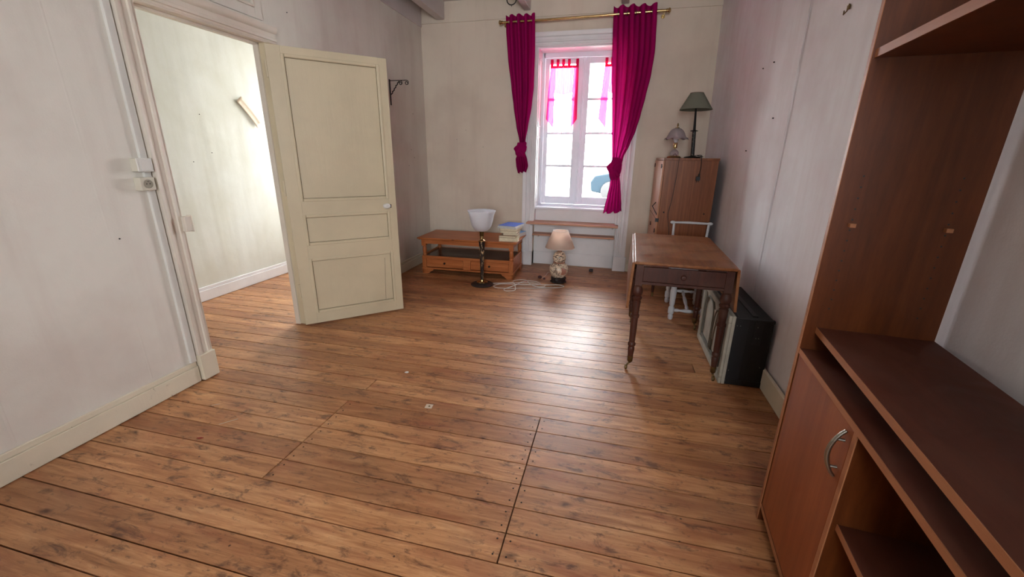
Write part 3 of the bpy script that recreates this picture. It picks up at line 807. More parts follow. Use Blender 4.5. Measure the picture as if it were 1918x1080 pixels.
# ------------------------------------------------------------------ white chair behind the table
ch = thing('white_chair', 'flaky white painted chair with turned legs tucked under the table', 'chair', (.705, 3.88, 0), 0)
CL = [(.013, 0), (.017, .01), (.019, .035), (.013, .045), (.020, .055), (.022, .062), (.022, .105), (.019, .112), (.013, .122), (.018, .14), (.0205, .20), (.022, .26), (.018, .30), (.013, .31), (.020, .318), (.020, .33), (.016, .34), (.020, .355), (.020, .43), (0, .43)]
legs = [(-.135, -.235), (.125, -.235), (-.115, .235), (.145, .235)]
for i, (x, y) in enumerate(legs):
    obj('leg', MB().lathe([(0, 0)] + [(q*1.2, z) for q, z in CL], (x, y, 0), 16), M_chair, ch, smooth=True)
obj('seat', MB().prism([(-.175, -.262), (.165, -.262), (.17, .25), (-.15, .25)], .425, .455, 'z'), M_chair, ch, bevel=.008)
SP = lambda a, c: MB().tube([Vector(a).lerp(Vector(c), t) for t in [i/12 for i in range(13)]], [.009, .012, .016, .010, .013, .016, .017, .016, .013, .010, .016, .012, .009], 10)
obj('stretcher', SP((-.13, -.235, .085), (.12, -.235, .085)), M_chair, ch, smooth=True)
obj('stretcher', SP((-.11, .235, .125), (.14, .235, .125)), M_chair, ch, smooth=True)
obj('stretcher', SP((.0, -.235, .085), (.02, .235, .125)), M_chair, ch, smooth=True)
for x, xt in ((-.130, -.140), (.148, .165)):
    obj('back_post', MB().tube([(x, .235, .43), ((x+xt)/2, .245, .60), (xt, .255, .785)], [.014, .012, .011], 12), M_chair, ch, smooth=True)
obj('top_rail', MB().tube([(-.172, .255, .785), (-.160, .255, .785), (-.150, .255, .785), (-.14, .255, .785), (-.13, .255, .785), (0, .255, .788), (.155, .255, .785), (.165, .255, .785), (.175, .255, .785), (.185, .255, .785), (.197, .255, .785)],
    [.008, .015, .016, .014, .010, .012, .010, .014, .016, .015, .008], 12), M_chair, ch, smooth=True)
obj('back_rail', MB().tube([(-.13, .245, .60), (.155, .245, .60)], .010, 10), M_chair, ch, smooth=True)

# ------------------------------------------------------------------ corner cabinet (wardrobe)
wd = thing('tall_cupboard', 'reddish sapele cupboard in the right corner carrying two lamps', 'cupboard', (.665, 4.675, 0), 0)
wx, wy, wzb, wzt = .232, .425, .20, 1.362
obj('side_panel', MB().box(-wx, wx, -wy, -wy+.018, wzb, wzt-.022), M_wardrobe, wd, bevel=.001)
obj('side_panel', MB().box(-wx, wx, wy-.018, wy, wzb, wzt-.022), M_wardrobe, wd, bevel=.001)
obj('back_panel', MB().box(wx-.010, wx, -wy+.018, wy-.018, wzb, wzt-.022), M_wardrobe, wd)
obj('bottom_panel', MB().box(-wx, wx-.01, -wy+.018, wy-.018, wzb, wzb+.018), M_wardrobe, wd)
obj('top_panel', MB().box(-wx-.012, wx+.006, -wy-.006, wy+.006, wzt-.022, wzt), M_wardrobe, wd, bevel=.002)
for z0, z1, nm in ((.79, wzt-.026, 'upper'), (wzb+.004, .783, 'lower')):
    d_ = obj('cupboard_door', MB().box(-wx-.018, -wx-.001, -wy+.004, wy-.004, z0, z1), M_wardfront, wd, bevel=.002)
    zz = z1-.05 if nm == 'upper' else z1-.11
    # strap-like black hinges/pulls on the door face
    for yy in ((-wy+.06, wy-.06) if nm == 'upper' else (-wy+.05, wy-.3)):
        obj('hinge', MB().box(-wx-.022, -wx-.018, yy-.045, yy+.045, zz-.004, zz+.004).box(-wx-.026, -wx-.018, yy-.006, yy+.006, zz-.020, zz+.020), M_iron, d_, bevel=.001)
obj('stay', MB().tube([(-wx-.020, -wy+.02, .835), (-wx-.055, -wy+.16, .90), (-wx-.022, -wy+.22, .93)], .005, 6), M_iron, wd)
obj('latch', MB().box(-wx-.028, -wx+.004, -wy-.004, -wy+.03, .765, .80), M_blackpl, wd, bevel=.002)
for x, y, z in ((-.19, -wy, .86), (.17, -wy, .86)):
    obj('screw_cap', MB().lathe([(0, -.004), (.007, -.003), (.008, 0)], (x, y, z), 10, axis='y'), M_screw, wd)
for sx in (-1, 1):
    for sy in (-1, 1):
        lx, ly = sx*(wx-.03), sy*(wy-.02)
        lg = obj('leg', MB().lathe([(0, .045), (.011, .045), (.021, wzb), (0, wzb)], (lx, ly, 0), 14), M_mahog, wd, smooth=True)
        obj('foot', MB().lathe([(0, 0), (.014, 0), (.012, .006), (.008, .012), (.0105, .048), (0, .048)], (lx, ly, 0), 14), M_oldbrass, lg, smooth=True)

# small lamp with glass bell shade
la = thing('glass_table_lamp', 'small brass lamp with frosted bell glass shade on the cupboard', 'lamp', (.548, 4.62, 1.362), 0)
b = MB()
n = 32; rings = []
obj('base', MB().lathe([(0, 0), (.068, 0), (.070, .006), (.064, .014), (.050, .020), (.038, .024), (0, .024)], n=28), M_brass, la, smooth=True)
obj('glass_body', MB().lathe([(.036, .024), (.042, .036), (.040, .055), (.030, .070), (.016, .080), (.008, .084), (0, .084)], n=24), M_opal2, la, smooth=True)
obj('stem', MB().lathe([(0, .082), (.007, .084), (.006, .092), (.019, .094), (.020, .098), (.020, .140), (.018, .143), (.008, .145), (0, .15)], n=20), M_brass, la, smooth=True)
obj('bulb', MB().lathe([(.012, .145), (.022, .165), (.026, .185), (.018, .215), (0, .228)], n=16), M_opal, la, smooth=True)
b = MB()
prof = [(.113, .182), (.104, .186), (.092, .196), (.082, .214), (.074, .236), (.060, .258), (.040, .274), (.018, .281), (.008, .282)]
rings = []
for r, z in prof:
    ring = []
    for i in range(48):
        a = 2*PI*i/48; q = max(0, (r-.085)/.028)
        rr_ = r*(1+.03*q*math.cos(8*a)); zz = z - .008*q*math.cos(8*a)
        ring.append(b.bm.verts.new((rr_*math.cos(a), rr_*math.sin(a), zz)))
    rings.append(ring)
for p, q in zip(rings, rings[1:]):
    for i in range(48): b.bm.faces.new((p[i], p[(i+1) % 48], q[(i+1) % 48], q[i]))
obj('lamp_shade', b, M_opal2, la, smooth=True, solid=.003)
obj('finial', MB().lathe([(.024, .279), (.020, .286), (.006, .290), (.005, .298), (.010, .306), (.007, .316), (.003, .326), (0, .330)], n=16), M_brass, la, smooth=True)

# tall dark lamp leaning
lb = thing('dark_table_lamp', 'tall black lamp with grey-green cone shade leaning on the cupboard', 'lamp', (.725, 4.65, 1.363), 0)
obj('base', MB().lathe([(0, 0), (.078, 0), (.080, .005), (.070, .012), (.030, .018), (.014, .026), (0, .026)], n=28), M_iron, lb, smooth=True)
def slant(mb, k=-.062):
    for v in mb.bm.verts: v.co.x += k*max(0, v.co.z-.02)
    return mb
obj('stem', slant(MB().lathe([(.018, .018), (.019, .03), (.017, .25), (.010, .252)], n=16)), M_bamboo, lb, smooth=True)
obj('collar', slant(MB().lathe([(.010, .250), (.034, .252), (.036, .257), (.012, .264), (.012, .268), (0, .268)], n=20)), M_iron, lb, smooth=True)
obj('upper_stem', slant(MB().lathe([(.013, .262), (.009, .43), (.006, .47), (.006, .50), (0, .50)], n=14)), M_iron, lb, smooth=True)
obj('lamp_shade', slant(MB().lathe([(.150, .447), (.149, .450), (.062, .594), (.061, .597)], n=40)), M_shadegreen, lb, smooth=True, solid=.002)
obj('shade_ring', slant(MB().tube([(.061*math.cos(2*PI*i/32), .061*math.sin(2*PI*i/32), .596) for i in range(32)], .002, 6, True).tube([(-.061, 0, .59), (0, 0, .50), (.061, 0, .59)], .0015, 6)), M_oldbrass, lb)
# cords
def cord(name, lab, pts, r, mat, n=6, sub=6):
    P = [Vector(p) for p in pts]; out = []
    for i in range(len(P)-1):
        p0, p1, p2, p3 = P[max(i-1, 0)], P[i], P[i+1], P[min(i+2, len(P)-1)]
        for k in range(sub):
            t = k/sub
            out.append(.5*((2*p1) + (p2-p0)*t + (2*p0-5*p1+4*p2-p3)*t*t + (3*p1-p0-3*p2+p3)*t**3))
    out.append(P[-1])
    return MB().tube(out, r, n)
c1 = thing('lamp_cord', 'thin dark cord of the small glass lamp hanging down the cupboard side', 'cord', (0, 0, 0))
obj('cable', cord('', '', [(.53, 4.555, 1.385), (.545, 4.50, 1.40), (.55, 4.40, 1.37), (.553, 4.30, 1.366), (.552, 4.238, 1.362), (.548, 4.240, 1.20), (.533, 4.241, .98), (.515, 4.241, .84), (.540, 4.240, .70), (.548, 4.240, .55), (.54, 4.24, .3)], .0022, M_blackpl), M_blackpl, c1, smooth=True)
c2 = thing('lamp_cord', 'short black cord with plug dangling from the tall dark lamp', 'cord', (0, 0, 0))
obj('cable', cord('', '', [(.76, 4.57, 1.385), (.80, 4.50, 1.375), (.74, 4.46, 1.375), (.72, 4.52, 1.385), (.78, 4.50, 1.39), (.765, 4.36, 1.372), (.745, 4.27, 1.368), (.742, 4.236, 1.362), (.748, 4.236, 1.28), (.742, 4.234, 1.22)], .003, M_blackpl), M_blackpl, c2, smooth=True)
obj('plug', MB().box(.718, .752, 4.218, 4.240, 1.165, 1.200).tube([(.742, 4.232, 1.225), (.740, 4.230, 1.195)], .008, 8).tube([(.727, 4.228, 1.166), (.727, 4.228, 1.148)], .0022, 6).tube([(.743, 4.228, 1.166), (.743, 4.228, 1.148)], .0022, 6), M_blackpl, c2, bevel=.002)

# ------------------------------------------------------------------ coffee table
cf = thing('coffee_table', 'low orange pine coffee table with two drawers and turned posts', 'table', (-1.62, 4.69, 0), math.radians(1.0))
hx, hy, hz = .60, .285, .436
obj('tabletop', MB().box(-hx, hx, -hy, hy, hz-.016, hz).box(-hx+.012, hx-.012, -hy+.012, hy-.012, hz-.026, hz-.016), M_pine, cf, bevel=.005)
fx, fy = hx-.045, hy-.030
obj('apron', MB().box(-fx+.03, fx-.03, -fy, -fy+.016, .362, hz-.026), M_pine, cf, bevel=.002)
obj('apron', MB().box(-fx+.03, fx-.03, fy-.016, fy, .362, hz-.026), M_pine, cf, bevel=.002)
for s in (-1, 1):
    xa, xb = sorted((s*fx, s*(fx-.016)))
    obj('apron', MB().box(xa, xb, -fy+.03, fy-.03, .362, hz-.026), M_pine, cf, bevel=.002)
for sx in (-1, 1):
    for sy in (-1, 1):
        px_, py_ = sx*(fx-.024), sy*(fy-.024)
        b = MB().box(px_-.026, px_+.026, py_-.026, py_+.026, .335, hz-.026).box(px_-.026, px_+.026, py_-.026, py_+.026, .055, .215)
        b.lathe([(.024, .335), (.018, .328), (.022, .318), (.024, .300), (.025, .275), (.023, .255), (.018, .243), (.025, .232), (.025, .222), (.020, .215)], (px_, py_, 0), 20)
        obj('post', b, M_pinev, cf, smooth=True)
obj('shelf', MB().box(-fx+.01, fx-.01, -fy+.01, fy-.01, .200, .216), M_pinedark, cf)
obj('shelf_edge', MB().box(-fx+.04, fx-.04, -fy-.002, -fy+.014, .184, .218).box(-fx+.04, fx-.04, fy-.014, fy+.002, .184, .218), M_pine, cf, bevel=.003)
for s in (-1, 1):
    xa, xb = sorted((s*(fx-.004), s*(fx-.020)))
    obj('side_panel', MB().box(xa, xb, -fy+.04, fy-.04, .075, .235), M_pine, cf, bevel=.002)
obj('back_panel', MB().box(-fx+.04, fx-.04, fy-.018, fy-.004, .075, .2), M_pine, cf, bevel=.002)
obj('base_board', MB().box(-fx-.010, fx+.010, -fy-.010, fy+.010, .055, .075), M_pine, cf, bevel=.006)
obj('front_stile', MB().box(-.045, .045, -fy, -fy+.016, .075, .186), M_pine, cf, bevel=.002)
for s in (-1, 1):
    xa, xb = sorted((s*.047, s*(fx-.052)))
    d_ = obj('drawer', MB().box(xa, xb, -fy+.002, -fy+.018, .082, .182), M_pine, cf, bevel=.004)
    obj('knob', MB().lathe([(0, -.022), (.010, -.020), (.013, -.014), (.008, -.007), (.010, 0)], ((xa+xb)/2, -fy+.002, .136), 16, axis='y'), M_screw, d_, smooth=True)
FP = [(0, 0), (.075, 0), (.09, .012), (.105, .028), (.13, .038), (.14, .055), (0, .055)]
for sx in (-1, 1):
    for sy in (-1, 1):
        X0 = sx*(fx+.004); Y0 = sy*(fy+.004)
        b = MB()
        b.prism([(X0-sx*u, z) for u, z in FP], min(Y0, Y0-sy*.02), max(Y0, Y0-sy*.02), 'y')
        b.prism([(Y0-sy*u, z) for u, z in FP], min(X0, X0-sx*.02), max(X0, X0-sx*.02), 'x')
        obj('foot', b, M_pine, cf)

# books on the coffee table (bottom to top)
def book(lab, cx, cy, z, w_, d_, h_, rz, cover, pages, group='books stacked on the coffee table', name='book', hard=True):
    o = thing(name, lab, 'book', (cx, cy, z), math.radians(rz), group)
    t = .0022
    if hard:
        obj('cover', MB().box(-w_/2, w_/2, -d_/2, d_/2, 0, t).box(-w_/2, w_/2, -d_/2, d_/2, h_-t, h_).box(-w_/2, -w_/2+.003, -d_/2, d_/2, 0, h_), cover, o, bevel=.0007)
        obj('pages', MB().box(-w_/2+.003, w_/2-.003, -d_/2+.003, d_/2-.003, t, h_-t), pages, o)
    return o
M_pg = plain('cream_book_pages', (226, 214, 184), .8, 0, .06, 60)
M_pg2 = plain('white_book_pages', (224, 224, 220), .8, 0, .04, 60)
def cov(n, c): return plain(n, c, .5, 0, .04)
zt = .4372
cx0, cy0 = -1.13, 4.60
def stack(lab, w_, d_, h_, dx, dy, rz, cover, pages):
    global zt
    book(lab, cx0+dx, cy0+dy, zt, w_, d_, h_, rz, cover, pages); zt += h_ + .0004
stack('thick cream paperback at the bottom of the book stack', .215, .28, .042, -.01, 0, 8, cov('cream_cover', (214, 200, 166)), M_pg)
stack('tan-covered book second from the bottom of the stack', .19, .27, .022, -.012, .0, 2, cov('tan_cover', (150, 110, 84)), M_pg)
stack('pale hardback third up, with a brown lower cover', .17, .24, .026, .012, .01, 6, cov('brown_cover', (128, 88, 66)), M_pg)
stack('cream book in the middle of the stack', .185, .25, .024, .002, .0, 0, cov('beige_cover', (206, 190, 160)), M_pg)
stack('brown-topped book just below the notebooks', .19, .26, .030, .006, .005, -4, cov('brick_cover', (162, 116, 92)), M_pg)
# notebooks
def notebook(lab, dx, dy, rz, cover, h_, w_=.215, d_=.29):
    global zt
    o = thing('spiral_notebook', lab, 'notebook', (cx0+dx, cy0+dy, zt), math.radians(rz), 'spiral notebooks on top of the stack')
    obj('pages', MB().box(-w_/2, w_/2, -d_/2+.008, d_/2, 0, h_-.002), M_pg2, o, bevel=.0006)
    obj('cover', MB().box(-w_/2, w_/2, -d_/2+.004, d_/2, h_-.002, h_), cover, o)
    b = MB()
    for i in range(18):
        x = -w_/2+.012+i*(w_-.024)/17
        b.tube([(x, -d_/2+.008+.006*math.cos(a), h_/2+.0075*math.sin(a)) for a in [2*PI*k/8 for k in range(8)]], .0009, 4, True)
    obj('spiral_binding', b, M_iron, o)
    zt += h_+.002
notebook('white spiral notebook directly under the blue one', .0, .0, -5, M_pg2, .017, .225)
notebook('bright blue spiral notebook lying on top of the stack', .012, -.01, -9, cov('blue_notebook_cover', (58, 96, 190)), .014, .205)
o = thing('paperback_booklet', 'light blue booklet lying behind and right of the book stack', 'book', (-1.085, 4.865, .4372), math.radians(-14))
obj('pages', MB().box(-.035, .045, -.085, .085, 0, .045), M_pg2, o, bevel=.001)
obj('cover', MB().box(-.038, .048, -.088, .088, .045, .049).box(-.040, -.038, -.088, .088, 0, .049), cov('light_blue_cover', (110, 160, 214)), o, bevel=.001)

# ------------------------------------------------------------------ torchiere lamp on the floor
lt_ = thing('uplighter_lamp', 'tall uplighter lamp with white glass bowl before the coffee table', 'lamp', (-1.340, 4.165, .0), 0)
obj('base', MB().lathe([(0, 0), (.122, 0), (.126, .006), (.118, .014), (.085, .024), (.058, .030), (0, .030)], n=40), M_carved, lt_, smooth=True)
obj('base_ring', MB().lathe([(.060, .028), (.062, .032), (.050, .037), (.026, .042), (.022, .060), (0, .060)], n=28), M_brass, lt_, smooth=True)
obj('stem', MB().lathe([(.0165, .055), (.018, .10), (.022, .25), (.028, .40), (.034, .485), (0, .485)], n=20), M_lampstem, lt_, smooth=True)
obj('collar', MB().lathe([(.034, .483), (.041, .486), (.041, .493), (.030, .500), (.020, .508), (.019, .545), (0, .545)], n=24), M_brass, lt_, smooth=True)
obj('socket_cup', MB().lathe([(.020, .540), (.022, .545), (.022, .580), (.028, .588), (.028, .594), (0, .594)], n=20), M_oldbrass, lt_, smooth=True)
bw = obj('glass_bowl', MB().lathe([(0, .594), (.030, .596), (.060, .606), (.086, .628), (.103, .660), (.114, .705), (.124, .755), (.136, .795), (.146, .812)], n=40), M_opal, lt_, smooth=True, solid=.004)

# gourd lamp
lg_ = thing('gourd_table_lamp', 'speckled double-gourd ceramic lamp with cream cone shade on the floor', 'lamp', (-.540, 4.50, 0), 0)
b = MB()
pr = [(0, 0), (.072, 0), (.086, .006), (.088, .016), (.076, .026), (.082, .040), (.084, .055), (.070, .066), (0, .066)]
rings = []
for r, z in pr:
    if r == 0: rings.append([b.bm.verts.new((0, 0, z))]*48); continue
    rings.append([b.bm.verts.new((r*(1+.07*math.cos(9*2*PI*i/48+z*90))*math.cos(2*PI*i/48), r*(1+.07*math.cos(9*2*PI*i/48+z*90))*math.sin(2*PI*i/48), z)) for i in range(48)])
for p, q in zip(rings, rings[1:]):
    for i in range(48):
        vs = []
        for v in (p[i], p[(i+1) % 48], q[(i+1) % 48], q[i]):
            if v not in vs: vs.append(v)
        if len(vs) > 2: b.bm.faces.new(vs)
obj('carved_base', b, M_carved, lg_, smooth=True)
def arc(zc, R, za, zb, n=10, rz=None):
    rz = rz or R; out = []
    for i in range(n+1):
        z = za+(zb-za)*i/n; out.append((max(.001, R*math.sqrt(max(0, 1-((z-zc)/rz)**2))), z))
    return out
obj('body', MB().lathe([(.066, .062)] + [(.072, .072), (.090, .095), (.104, .125), (.108, .150), (.104, .178), (.088, .205), (.064, .222), (.058, .232), (.064, .246), (.072, .268), (.0735, .290), (.069, .312), (.055, .335), (.036, .350), (.024, .358)] + [(.0, .358)], n=40), M_ceramic, lg_, smooth=True)
obj('medallion', MB().lathe([(0, -.004), (.034, -.002), (.040, 0.0), (.041, .006)], (.052, -.094, .150), 20, axis='y'), M_neck, lg_, smooth=True, rot=None)
obj('waist_band', MB().lathe([(.060, .226), (.066, .229), (.066, .237), (.060, .240)], n=32), M_neck, lg_, smooth=True)
obj('neck', MB().lathe([(.024, .355), (.025, .36), (.023, .395), (.025, .400), (0, .400)], n=20), M_neck, lg_, smooth=True)
obj('bulb_holder', MB().lathe([(.012, .398), (.012, .47), (.025, .50), (.022, .53), (0, .545)], n=14), M_brass, lg_, smooth=True)
obj('lamp_shade', MB().lathe([(.163, .400), (.0825, .588)], n=48), M_shadecream, lg_, smooth=True, solid=.0015)
obj('shade_rim', MB().tube([(.163*math.cos(2*PI*i/48), .163*math.sin(2*PI*i/48), .400) for i in range(48)], .002, 6, True).tube([(.0825*math.cos(2*PI*i/48), .0825*math.sin(2*PI*i/48), .588) for i in range(48)], .002, 6, True), M_whitepl, lg_)

# cables on the floor
cb = thing('floor_cable', 'pale grey cable lying in loose loops between the two floor lamps', 'cable', (0, 0, 0))
P = [(-1.225, 4.20, .012), (-1.17, 4.25, .006), (-1.05, 4.30, .006), (-.93, 4.33, .006), (-.80, 4.36, .006), (-.70, 4.32, .006), (-.62, 4.34, .006), (-.52, 4.37, .006), (-.455, 4.33, .006), (-.50, 4.27, .006), (-.62, 4.23, .006), (-.76, 4.17, .006), (-.90, 4.13, .007), (-1.03, 4.09, .006), (-1.14, 4.08, .006), (-1.20, 4.13, .006), (-1.15, 4.20, .012), (-1.03, 4.23, .013), (-.90, 4.25, .012), (-.78, 4.28, .013), (-.72, 4.34, .006), (-.78, 4.42, .006), (-.88, 4.42, .008), (-.93, 4.34, .014), (-.95, 4.24, .018), (-1.00, 4.14, .014), (-1.06, 4.05, .006), (-1.02, 4.00, .006), (-.94, 4.05, .008), (-.98, 4.20, .022), (-1.03, 4.34, .014), (-1.00, 4.42, .008), (-.93, 4.45, .008), (-.87, 4.38, .014), (-.83, 4.28, .020), (-.74, 4.22, .012), (-.66, 4.24, .012), (-.66, 4.30, .013)]
obj('cable', cord('', '', P, .0043, M_wire, 7, 7), M_wire, cb, smooth=True)
pc = thing('plug_cord', 'dark red plug on a thin cord beside the gourd lamp', 'plug', (0, 0, 0))
obj('cable', cord('', '', [(-.645, 4.52, .10), (-.67, 4.55, .09), (-.70, 4.58, .04), (-.735, 4.57, .012), (-.74, 4.55, .012)], .002, M_wire), M_wire, pc, smooth=True)
obj('plug', MB().lathe([(0, -.022), (.012, -.022), (.017, -.012), (.018, .008), (.010, .020), (0, .022)], (-.765, 4.58, .0185), 14, axis='x').lathe([(0, -.014), (.010, -.012), (.013, .004), (.006, .016), (0, .018)], (-.712, 4.545, .0135), 12, axis='y'), M_plugred, pc, smooth=True)
bk = thing('black_adapter', 'small black plug adapter on the floor under the window', 'plug', (-.205, 5.06, 0), .2)
obj('body', MB().box(-.022, .022, -.018, .018, .0, .036), M_blackpl, bk, bevel=.004)
obj('pin', MB().tube([(-.008, -.018, .02), (-.008, -.034, .02)], .002, 6).tube([(.008, -.018, .02), (.008, -.034, .02)], .002, 6), M_chrome, bk)

# bits on the floor
tag(obj('paint_flake', MB().prism([(-.012, -.008), (.006, -.011), (.013, .002), (.004, .010), (-.010, .006)], 0, .0025, 'z'), M_whitepl, loc=(-1.221, 2.173, .0005)), 'small white paint flake lying on the middle of the floorboards', 'debris')
pl = thing('metal_plate', 'small cream square plate set on the floorboards', 'plate', (-.918, 1.853, .0005), .1)
obj('body', MB().box(-.020, .020, -.019, .019, 0, .002), M_tape, pl)
obj('screw', MB().lathe([(0, .0035), (.005, .003), (.006, .002)], (.002, 0, 0), 10), M_oldbrass, pl)
tag(obj('red_splinter', MB().prism([(-.016, -.006), (.002, -.005), (.016, .006), (0, .005)], 0, .002, 'z'), M_red, loc=(-1.897, 1.311, .0005)), 'tiny red flake on the floorboards at left', 'debris')
tag(obj('wood_splinter', MB().tube([(-.03, -.03, .002), (0, .004, .003), (.025, .035, .002)], .0015, 5), M_tape, loc=(-1.872, 1.45, .0005)), 'thin pale wood splinter lying on the floor at left', 'debris')
tag(obj('wood_splinter', MB().tube([(-.012, -.012, .002), (.018, .012, .002)], .0014, 5), M_tape, loc=(-2.08, 1.56, .0005)), 'short pale splinter near the left baseboard', 'debris')

# ------------------------------------------------------------------ hanging ring and wall bracket
rg = thing('hanging_ring', 'dark metal ring hanging from the ceiling', 'ring', (-1.00, 4.0, 2.638))
obj('ring', MB().tube([(.042*math.cos(2*PI*i/28), 0, .042*math.sin(2*PI*i/28)) for i in range(28)], .0045, 8, True), M_iron, rg, smooth=True)
obj('rod', MB().tube([(0, 0, .042), (0, 0, ZC-2.638+.002)], .003, 6), M_iron, rg)
obj('tip', MB().lathe([(0, -.058), (.003, -.052), (.002, -.044)], n=8), M_iron, rg)
wb = thing('scroll_bracket', 'black wrought-iron scroll bracket on the left wall behind the door', 'bracket', (XL, 4.36, 2.10))
obj('arm', MB().box(.0, .20, -.005, .005, -.005, .001), M_iron, wb)
def scroll(cx, cz, r, a0, turns=1.4, s=1):
    out = []
    for i in range(22):
        t = i/21; a = a0 + s*2*PI*turns*t; rr2 = r*(1-.72*t); out.append((cx+rr2*math.cos(a), 0, cz+rr2*math.sin(a)))
    return out
obj('scroll', MB().tube(scroll(.198, -.026, .024, PI/2, 1.35, -1), .004, 6), M_iron, wb, smooth=True)
obj('scroll', MB().tube(scroll(.128, -.026, .022, PI/2, 1.35, -1), .004, 6), M_iron, wb, smooth=True)
obj('brace', MB().tube([(.11, 0, -.010)] + [(.11-.10*t+.004*math.cos(30*t), .004*math.sin(30*t), -.01-.13*t) for t in [i/24 for i in range(25)]], [.004+.0022*abs(math.sin(i*.9)) for i in range(26)], 6), M_iron, wb, smooth=True)
obj('wall_plate', MB().box(0, .006, -.011, .011, -.24, .012), M_iron, wb, bevel=.002)

# ------------------------------------------------------------------ curtain rod and curtains
YR = 5.085
rd = thing('curtain_rod', 'brass curtain pole with round end knobs above the window', 'rod', (0, YR, 0))
obj('pole', MB().tube([(-1.372, 0, 2.772), (-.9, 0, 2.772), (-.4, 0, 2.779), (.355, 0, 2.79)], .0125, 16), M_brass, rd, smooth=True)
for x, s, z in ((-1.372, -1, 2.772), (.355, 1, 2.79)):
    obj('finial', MB().lathe([(.0, s*-.004), (.016, s*-.002), (.020, s*.004), (.015, s*.010), (.015, s*.014), (.024, s*.024), (.022, s*.036), (.010, s*.044), (0, s*.046)], (x, 0, z), 18, axis='x'), M_brass, rd, smooth=True)
for x in (-1.36, .335):
    obj('bracket', MB().tube([(x, 0, 2.77), (x, YB-YR-.006, 2.77)], .007, 8).lathe([(0, YB-YR-.008), (.02, YB-YR-.008), (.022, YB-YR-.001), (0, YB-YR-.001)], (x, 0, 2.77), 14, axis='y'), M_brass, rd, smooth=True)

def interp(rows, z):
    # rows sorted by z descending: (z, x0, x1, amp)
    if z >= rows[0][0]: return rows[0][1:]
    for a, b_ in zip(rows, rows[1:]):
        if b_[0] <= z <= a[0]:
            t = (a[0]-z)/(a[0]-b_[0]); t2 = t*t*(3-2*t)*.4+t*.6
            return tuple(a[i]+(b_[i]-a[i])*t2 for i in (1, 2, 3))
    return rows[-1][1:]
def curtain(lab, rows, tail, knot, pleats, seed, eyelets_x, zrod):
    o = thing('curtain', lab, 'curtain', (0, YR, 0), 0, None)
    z1, z0 = rows[0][0], rows[-1][0]
    rs = random.Random(seed); ph = [rs.uniform(0, 6.28) for _ in range(6)]
    def f(u, v):
        z = z1+(z0-z1)*v
        x0, x1, amp = interp(rows, z)
        w_ = 2*PI*pleats*u
        x = x0+(x1-x0)*u + .004*math.sin(5*z+ph[0])*math.sin(PI*u) + .18*(x1-x0)/pleats*math.sin(2*w_+ph[1])*(.4+.6*v)*.5
        y = amp*math.sin(w_+.5*math.sin(2.3*z+ph[2])*v) + .3*amp*v*math.sin(2.7*w_/2+ph[3]+1.6*z) + .006*math.sin(7*z+9*u)
        zz = z + (.008*math.sin(w_+PI/2) if v < .02 else 0)
        return (x, y, zz)
    obj('fabric', MB().grid(f, pleats*16, 90), M_curtain, o, smooth=True)
    # knot: gathered bundle wrapped by a fat folded loop
    kx, kz, kw, kh = knot
    def g(u, v):
        a = 2*PI*u; t = v
        r = (.62+.38*math.sin(PI*t)**.8)*kw/2
        r *= 1+.12*math.sin(3*a+6*t+ph[4])+.07*math.sin(8*a-9*t)
        lump = .32*kw*math.exp(-((t-.42)/.2)**2)*max(0, math.cos(a-PI*1.02))
        return (kx+(r+lump)*math.cos(a)*1.0+.012*math.sin(6*t), (r*.62)*math.sin(a), kz+kh/2-kh*t)
    obj('knot', MB().grid(g, 40, 18), M_curtain, o, smooth=True)
    def wrap(dz, tilt, R, rr0, rr1, sq=.62):
        pts = []; rad = []
        for i in range(40):
            a = 2*PI*i/40
            pts.append((kx+R*math.cos(a), sq*R*math.sin(a), kz+dz+tilt*math.cos(a)+.006*math.sin(3*a)))
            rad.append(rr0+(rr1-rr0)*(.5+.5*math.sin(a*2+ph[5]))+.002*math.sin(9*a))
        return MB().tube(pts, rad, 10, True)
    obj('knot_wrap', wrap(.022, .045, kw*.36, .013, .026), M_curtain, o, smooth=True)
    obj('knot_wrap', wrap(-.034, -.040, kw*.34, .012, .023), M_curtain, o, smooth=True)
    tz1, tz0 = tail[0][0], tail[-1][0]; np_ = 5
    def h(u, v):
        z = tz1+(tz0-tz1)*v; x0, x1, amp = interp(tail, z)
        w_ = 2*PI*np_*u
        return (x0+(x1-x0)*u+.15*(x1-x0)/np_*math.sin(2*w_+ph[0]), amp*math.sin(w_+ph[1])+.012*math.sin(PI*u)*-1, z+(.012*math.sin(w_*.5+ph[2])+.02*(u-.5))*v)
    obj('tail', MB().grid(h, 70, 26), M_curtain, o, smooth=True)
    for x in eyelets_x:
        pts = [(x+.003*math.cos(2*PI*i/20), .023*math.cos(2*PI*i/20), zrod+.023*math.sin(2*PI*i/20)) for i in range(20)]
        obj('eyelet', MB().tube(pts, .0035, 6, True), M_chrome, o, smooth=True)
    return o
curtain('magenta curtain left of the window, shorter, knotted at its lower end',
    [(2.835, -1.335, -1.005, .036), (2.70, -1.33, -1.0, .036), (2.42, -1.305, -.995, .032), (2.10, -1.262, -.998, .028), (1.90, -1.232, -1.018, .024), (1.70, -1.195, -1.055, .02), (1.54, -1.155, -1.083, .016), (1.47, -1.15, -1.085, .014)],
    [(1.40, -1.165, -1.085, .014), (1.33, -1.195, -1.06, .024), (1.25, -1.185, -1.045, .03), (1.175, -1.165, -1.065, .026)],
    (-1.135, 1.435, .115, .16), 4, 3, (-1.29, -1.20, -1.11, -1.03), 2.772)
